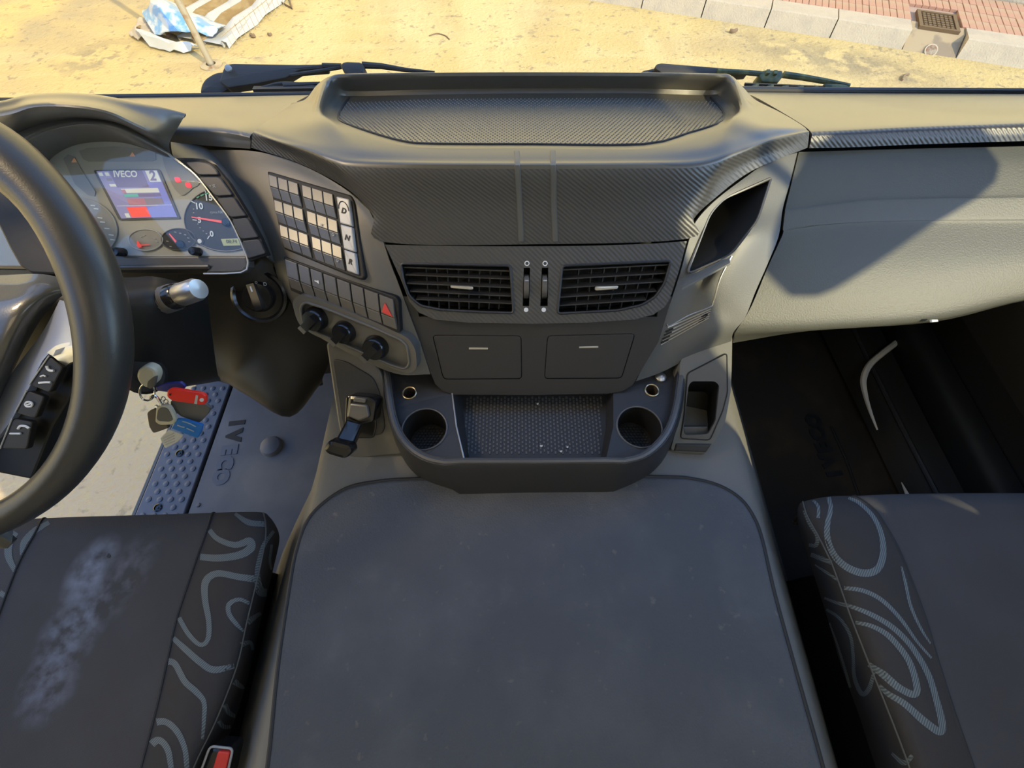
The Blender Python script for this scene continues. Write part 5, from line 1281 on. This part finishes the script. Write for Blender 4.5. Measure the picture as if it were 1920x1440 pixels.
mk('logo_dot', plate([kt(378 + 4 * cos(t), 750 + 3.4 * sin(t), -.0046) for t in [k * 2 * pi / 14 for k in range(14)]], .0006), MAT['white_print'], rt_, 0)
mk('eyelet', plate([kt(319 + 2 * cos(t), 740 + 2 * sin(t), -.0046) for t in [k * 2 * pi / 10 for k in range(10)]], .0006), MAT['black'], rt_, 0)
tag('black_fob', [(318, 752), (345, 750), (385, 757), (395, 766), (390, 776), (374, 793), (340, 782), (322, 768)], 'grey_fob', 'wide grey-black fob under the red tag', .008)
gk = tag('grey_key', [(292, 764), (300, 760), (316, 762), (324, 776), (330, 790), (324, 797), (300, 798), (290, 792)], 'beige_key', 'pale-edged rounded key with a grey face, lowest on the clip', -.004, .006, .006, .002)
mk('key_face', plate(rnd([kt(x, y, -.0056) for x, y in ((296, 768), (302, 764), (314, 766), (320, 778), (324, 788), (318, 791), (298, 790), (293, 785))], .004), .001, .0004), MAT['grey_fob'], gk, 20, label='grey key face')
tag('brown_fob', [(275, 774), (282, 770), (292, 766), (300, 780), (318, 802), (302, 808), (287, 813), (279, 800)], 'brown_fob', 'dark brown fob behind the rounded grey key', .006)
bc_ = tag('blue_card', [(331, 786), (345, 786), (380, 797), (378, 808), (370, 822), (345, 813), (320, 803)], 'blue_card', 'bright blue plastic tag with pale writing', 0, .002, .003)
for pts in (((342, 790), (350, 792), (358, 795), (367, 800)), ((350, 803), (357, 806), (364, 809)), ((333, 797), (340, 800), (346, 801))):
    mk('print_line', tube([kt(x, y, -.0008) for x, y in pts], .0009, 6), MAT['plastic_blue'], bc_)
pt_ = tag('paper_tag', [(316, 806), (330, 811), (343, 816), (340, 822), (331, 830), (310, 841), (304, 832), (300, 822)], 'paper', 'white paper label with grey print lines, lowest of the bunch', .004, .002, .002)
for k in range(4): mk('print_line', tube([kt(305 + k * 1.5 + 1, 822 + k * 4, .0034), kt(326 + k * .5, 812 + k * 5, .0034)], .0006, 5), MAT['grey_print'], pt_)

# ------------------------------------------------------------------ seats
def zrow(pts): return [Z(x, y, z) for x, y, z in pts]
ds = thing('driver_seat', Vector((-.72, -.05, 0)), 'dark fabric driver seat cushion with grey swirl side bolster and pale powder stain', 'seat')
fr = [(-270, 975, .345), (75, 985, .33), (235, 980, .33), (399, 975, .33)]
FRONT = lambda r, dx=(0, 0, 0, 0): [[p + Vector((d, -.006, -.13)) for p, d in zip(r, dx)], [p + Vector((d * .35, .001, -.03)) for p, d in zip(r, dx)], [p + Vector((d * .15, .001, -.012)) for p, d in zip(r, dx)], r]
cen = FRONT(zrow([(-270, 990, .375), (80, 973, .375), (235, 968, .375), (398, 963, .378)])) + [zrow([(-285, 1010, .392), (66, 1000, .392), (228, 996, .392), (390, 990, .394)]), zrow([(-300, 1060, .395), (36, 1055, .393), (206, 1052, .392), (368, 1050, .398)]),
       zrow([(-330, 1150, .395), (0, 1148, .390), (168, 1152, .388), (332, 1158, .397)]), zrow([(-360, 1240, .395), (-30, 1238, .388), (140, 1238, .386), (314, 1238, .397)]), zrow([(-400, 1346, .395), (-65, 1346, .387), (110, 1346, .385), (289, 1346, .397)]), zrow([(-430, 1440, .395), (-95, 1440, .387), (86, 1440, .385), (264, 1440, .397)]), zrow([(-480, 1600, .395), (-150, 1600, .387), (40, 1600, .385), (224, 1600, .397)])]
c1 = mk('cushion', patch(cen, 6, 5, .006), MAT['fabric_stained'], ds, 60, label='stained seat centre')
bol = FRONT(zrow([(398, 963, .378), (450, 961, .382), (494, 963, .376), (509, 973, .335)]), (0, -.02, -.05, -.09)) + [zrow([(390, 990, .394), (446, 985, .402), (498, 1000, .388), (524, 1007, .29)]), zrow([(368, 1050, .398), (430, 1050, .408), (488, 1060, .390), (513, 1064, .28)]),
       zrow([(332, 1158, .397), (404, 1158, .409), (462, 1168, .390), (487, 1172, .27)]), zrow([(314, 1238, .397), (384, 1240, .409), (444, 1248, .388), (469, 1254, .26)]), zrow([(289, 1346, .397), (352, 1346, .407), (405, 1350, .385), (440, 1352, .25)]), zrow([(264, 1440, .397), (320, 1440, .405), (362, 1440, .383), (400, 1440, .25)]), zrow([(224, 1600, .397), (270, 1600, .405), (300, 1600, .383), (330, 1600, .25)])]
b1 = mk('side_bolster', patch(bol, 6, 5, .006), MAT['fabric_side'], ds, 60, label='swirl-patterned side bolster')
mk('seam', tube([p for p in spline([r[3] for r in cen[2:]], 5)], .0022, 6), MAT['seam'], ds)
mk('seam', tube([p + Vector((0, 0, .0008)) for p in spline([r[1] for r in cen[2:]], 5)], .0018, 6), MAT['seam'], ds)
mk('edge_seam', tube([p + Vector((.0005, 0, .0005)) for p in spline([r[2] for r in bol[2:]], 5)], .0013, 6), MAT['grey_fob'], ds)
vb = bvh_of(b1); vc = bvh_of(c1)
k7 = lambda L: [(x / 2.769, 920 + y / 2.769) + ((w,) if w else ()) for x, y, w in L]
sw1 = [[(1080, 195, 9), (1130, 250, 10), (1220, 282, 11), (1295, 262, 14), (1300, 300, 16), (1240, 335, 14), (1130, 350, 13), (1022, 342, 12)], [(1330, 460, 13), (1240, 448, 12), (1130, 430, 12), (1070, 470, 14), (1065, 560, 12), (1085, 680, 10), (1080, 770, 9), (1040, 800, 8), (980, 745, 9), (930, 660, 9)],
       [(1295, 585, 7), (1240, 565, 7), (1190, 590, 9), (1190, 640, 9), (1225, 690, 8), (1262, 730, 4)], [(900, 765, 9), (960, 820, 12), (1040, 890, 13), (1110, 930, 13), (1215, 910, 9)], [(868, 885, 12), (910, 900, 12), (960, 990, 12), (1020, 1045, 12), (1060, 1100, 9), (1058, 1200, 7), (1050, 1290, 5)],
       [(790, 1205, 14), (860, 1200, 12), (920, 1250, 12), (960, 1340, 10), (970, 1440, 9)], [(755, 1350, 16), (820, 1295, 13), (870, 1340, 12), (890, 1440, 10)], [(1220, 120, 6), (1290, 165, 11), (1380, 175, 10)], [(1420, 210, 6), (1370, 280, 8), (1345, 360, 8), (1335, 440, 10), (1350, 520, 17), (1390, 530, 14)],
       [(1410, 280, 5), (1400, 360, 5), (1408, 410, 4)], [(1282, 685, 12), (1330, 650, 8), (1365, 630, 5)], [(1250, 800, 10), (1300, 790, 7), (1315, 850, 5)], [(1215, 990, 12), (1260, 1020, 7), (1285, 990, 4)], [(1165, 1110, 10), (1185, 1150, 9), (1225, 1170, 7), (1235, 1130, 4)], [(1135, 1195, 9), (1160, 1225, 8), (1205, 1225, 6)]]
for L in sw1:
    g = ribbon(vb, k7(L), 10)
    if len(g[0]) > 5: mk('swirl_print', g, MAT['swirl'], ds, 0, outward=False)
for L in ([(82, 215, 12), (50, 270, 14), (45, 340, 14), (80, 420, 9)], [(255, 165, 8), (180, 210, 12), (125, 270, 12), (115, 335, 8)], [(0, 530, 12), (25, 545, 10)]):
    g = ribbon(vc, k7(L), 10)
    if len(g[0]) > 5: mk('swirl_print', g, MAT['swirl'], ds, 0, outward=False)
mk('burn_hole', plate([on(vc, 204 + 4 * cos(t) * (1 if t < 3 else .6), 1042 + 4.5 * sin(t), .0006) for t in [k * 2 * pi / 9 for k in range(9)]], .0005), MAT['black'], ds, 0, label='small burn hole in the fabric')
mk('seat_base', join(box((-.78, -.12, .15), .5, .5, .24)), MAT['black'], ds, 0)

ps_ = thing('passenger_seat', Vector((.72, -.05, 0)), 'dark fabric passenger seat cushion with blue-grey loop pattern on its inner bolster', 'seat')
E_ = 2.571
cen = FRONT(zrow([(1606, 931, .425), (1715, 927, .425), (1930, 926, .425), (2160, 932, .42)])) + [zrow([(1641, 958, .438), (1740, 952, .438), (1940, 950, .438), (2170, 955, .43)]), zrow([(1673, 1008, .44), (1770, 1008, .437), (1960, 1008, .436), (2190, 1010, .432)]), zrow([(1697, 1059, .44), (1790, 1060, .435), (1980, 1060, .434), (2210, 1060, .432)]),
       zrow([(1732, 1152, .44), (1830, 1152, .433), (2010, 1152, .432), (2240, 1150, .432)]), zrow([(1759, 1242, .44), (1860, 1242, .432), (2040, 1242, .431), (2270, 1240, .432)]), zrow([(1790, 1339, .44), (1900, 1339, .431), (2080, 1339, .43), (2300, 1340, .432)]), zrow([(1825, 1440, .44), (1940, 1440, .431), (2110, 1440, .43), (2340, 1440, .432)]), zrow([(1880, 1600, .44), (1990, 1600, .431), (2170, 1600, .43), (2400, 1600, .432)])]
c2 = mk('cushion', patch(cen, 6, 5, .006), MAT['fabric'], ps_, 60)
bol = FRONT(zrow([(1496, 952, .385), (1506, 942, .415), (1555, 932, .428), (1606, 931, .425)]), (.09, .05, .02, 0)) + [zrow([(1497, 985, .34), (1514, 968, .425), (1578, 955, .446), (1641, 958, .438)]), zrow([(1508, 1020, .33), (1537, 1010, .432), (1604, 1005, .452), (1673, 1008, .44)]), zrow([(1521, 1062, .32), (1562, 1062, .434), (1628, 1060, .454), (1697, 1059, .44)]),
       zrow([(1551, 1158, .31), (1594, 1152, .434), (1662, 1152, .454), (1732, 1152, .44)]), zrow([(1576, 1245, .30), (1629, 1242, .432), (1692, 1242, .452), (1759, 1242, .44)]), zrow([(1610, 1340, .29), (1668, 1339, .43), (1728, 1339, .450), (1790, 1339, .44)]), zrow([(1642, 1440, .29), (1706, 1440, .428), (1766, 1440, .448), (1825, 1440, .44)]), zrow([(1690, 1600, .29), (1760, 1600, .428), (1820, 1600, .448), (1880, 1600, .44)])]
b2 = mk('side_bolster', patch(bol, 6, 5, .006), MAT['fabric_side'], ps_, 60, label='loop-patterned side bolster')
mk('seam', tube(spline([r[0] for r in cen[2:]], 5), .0022, 6), MAT['seam'], ps_)
mk('edge_seam', tube([p + Vector((-.0005, 0, .0005)) for p in spline([r[1] for r in bol[2:]], 5)], .0013, 6), MAT['grey_fob'], ps_)
vb = bvh_of(b2)
k3 = lambda L: [(1400 + x / E_, 880 + y / E_, w) for x, y, w in L]
sw2 = [[(395, 135, 8), (405, 190, 8), (390, 260, 10), (390, 330, 11), (420, 410, 12), (480, 470, 13), (560, 500, 14), (625, 485, 14), (655, 420, 13), (650, 320, 10), (610, 230, 8), (545, 165, 7), (490, 138, 5)], [(315, 145, 4), (345, 180, 6), (345, 235, 6)], [(275, 200, 3), (300, 260, 4), (340, 320, 7), (335, 365, 8), (300, 365, 6)],
       [(310, 410, 8), (360, 430, 9), (410, 450, 8)], [(330, 460, 3), (390, 500, 5), (442, 535, 5)], [(470, 572, 7), (560, 585, 8), (650, 630, 8), (740, 720, 7), (820, 830, 5), (890, 910, 4)], [(375, 620, 4), (440, 645, 6), (500, 660, 7), (600, 700, 9), (700, 760, 10), (790, 850, 10), (870, 980, 11), (910, 1100, 12), (940, 1220, 14), (930, 1265, 14), (850, 1210, 14), (760, 1130, 12), (680, 1080, 10), (640, 1040, 6)],
       [(525, 738, 6), (600, 755, 8), (680, 800, 10), (760, 890, 11), (800, 970, 12), (820, 1060, 13), (800, 1085, 13), (730, 1050, 13), (660, 990, 14), (590, 940, 9)], [(385, 675, 5), (450, 720, 6), (500, 800, 6), (515, 900, 6), (520, 1000, 7), (555, 1080, 9), (590, 1060, 9), (615, 980, 6)], [(400, 740, 3), (440, 850, 4), (480, 980, 5), (520, 1120, 4), (560, 1220, 3)], [(745, 468, 3), (765, 550, 6), (790, 660, 6), (840, 770, 5), (885, 840, 3)],
       [(700, 1370, 5), (760, 1415, 10), (800, 1380, 8)]]
for L in sw2:
    g = ribbon(vb, k3(L), 8)
    if len(g[0]) > 5: mk('swirl_print', g, MAT['swirl'], ps_, 0, outward=False)
mk('seat_base', join(box((.78, -.12, .17), .46, .48, .22)), MAT['black'], ps_, 0)
rl = thing('seat_rail', Vector((.47, .0, .1)), 'black ribbed seat rail in the gap beside the engine tunnel', 'rail')
for k in range(4): mk('rail_rib', box((.475 + k * .012, -.02, .215 - k * .012), .005, .34, .02), MAT['black'], rl, 0)
bk = thing('seat_belt_buckle', Z(405, 1420, .36), 'red push button seat belt buckle beside the driver seat', 'buckle')
bq = [Z(396, 1402, .385), Z(434, 1406, .385), Z(420, 1470, .37), Z(372, 1466, .37)]
mk('housing', plate(rnd(bq, .006), .03, .004), MAT['gloss_black'], bk, 18)
mk('chrome_edge', tube([p + Vector((0, 0, .0005)) for p in rnd(inset(bq, .002, nrm(bq) if nrm(bq).z > 0 else -nrm(bq)), .006)], .0016, 6, True), MAT['grey_print'], bk)
mk('push_button', plate(rnd([Z(408, 1409, .388), Z(430, 1411, .388), Z(416, 1470, .373), Z(390, 1470, .373)], .003), .006, .0015), MAT['buckle_red'], bk, 18, label='red push button')
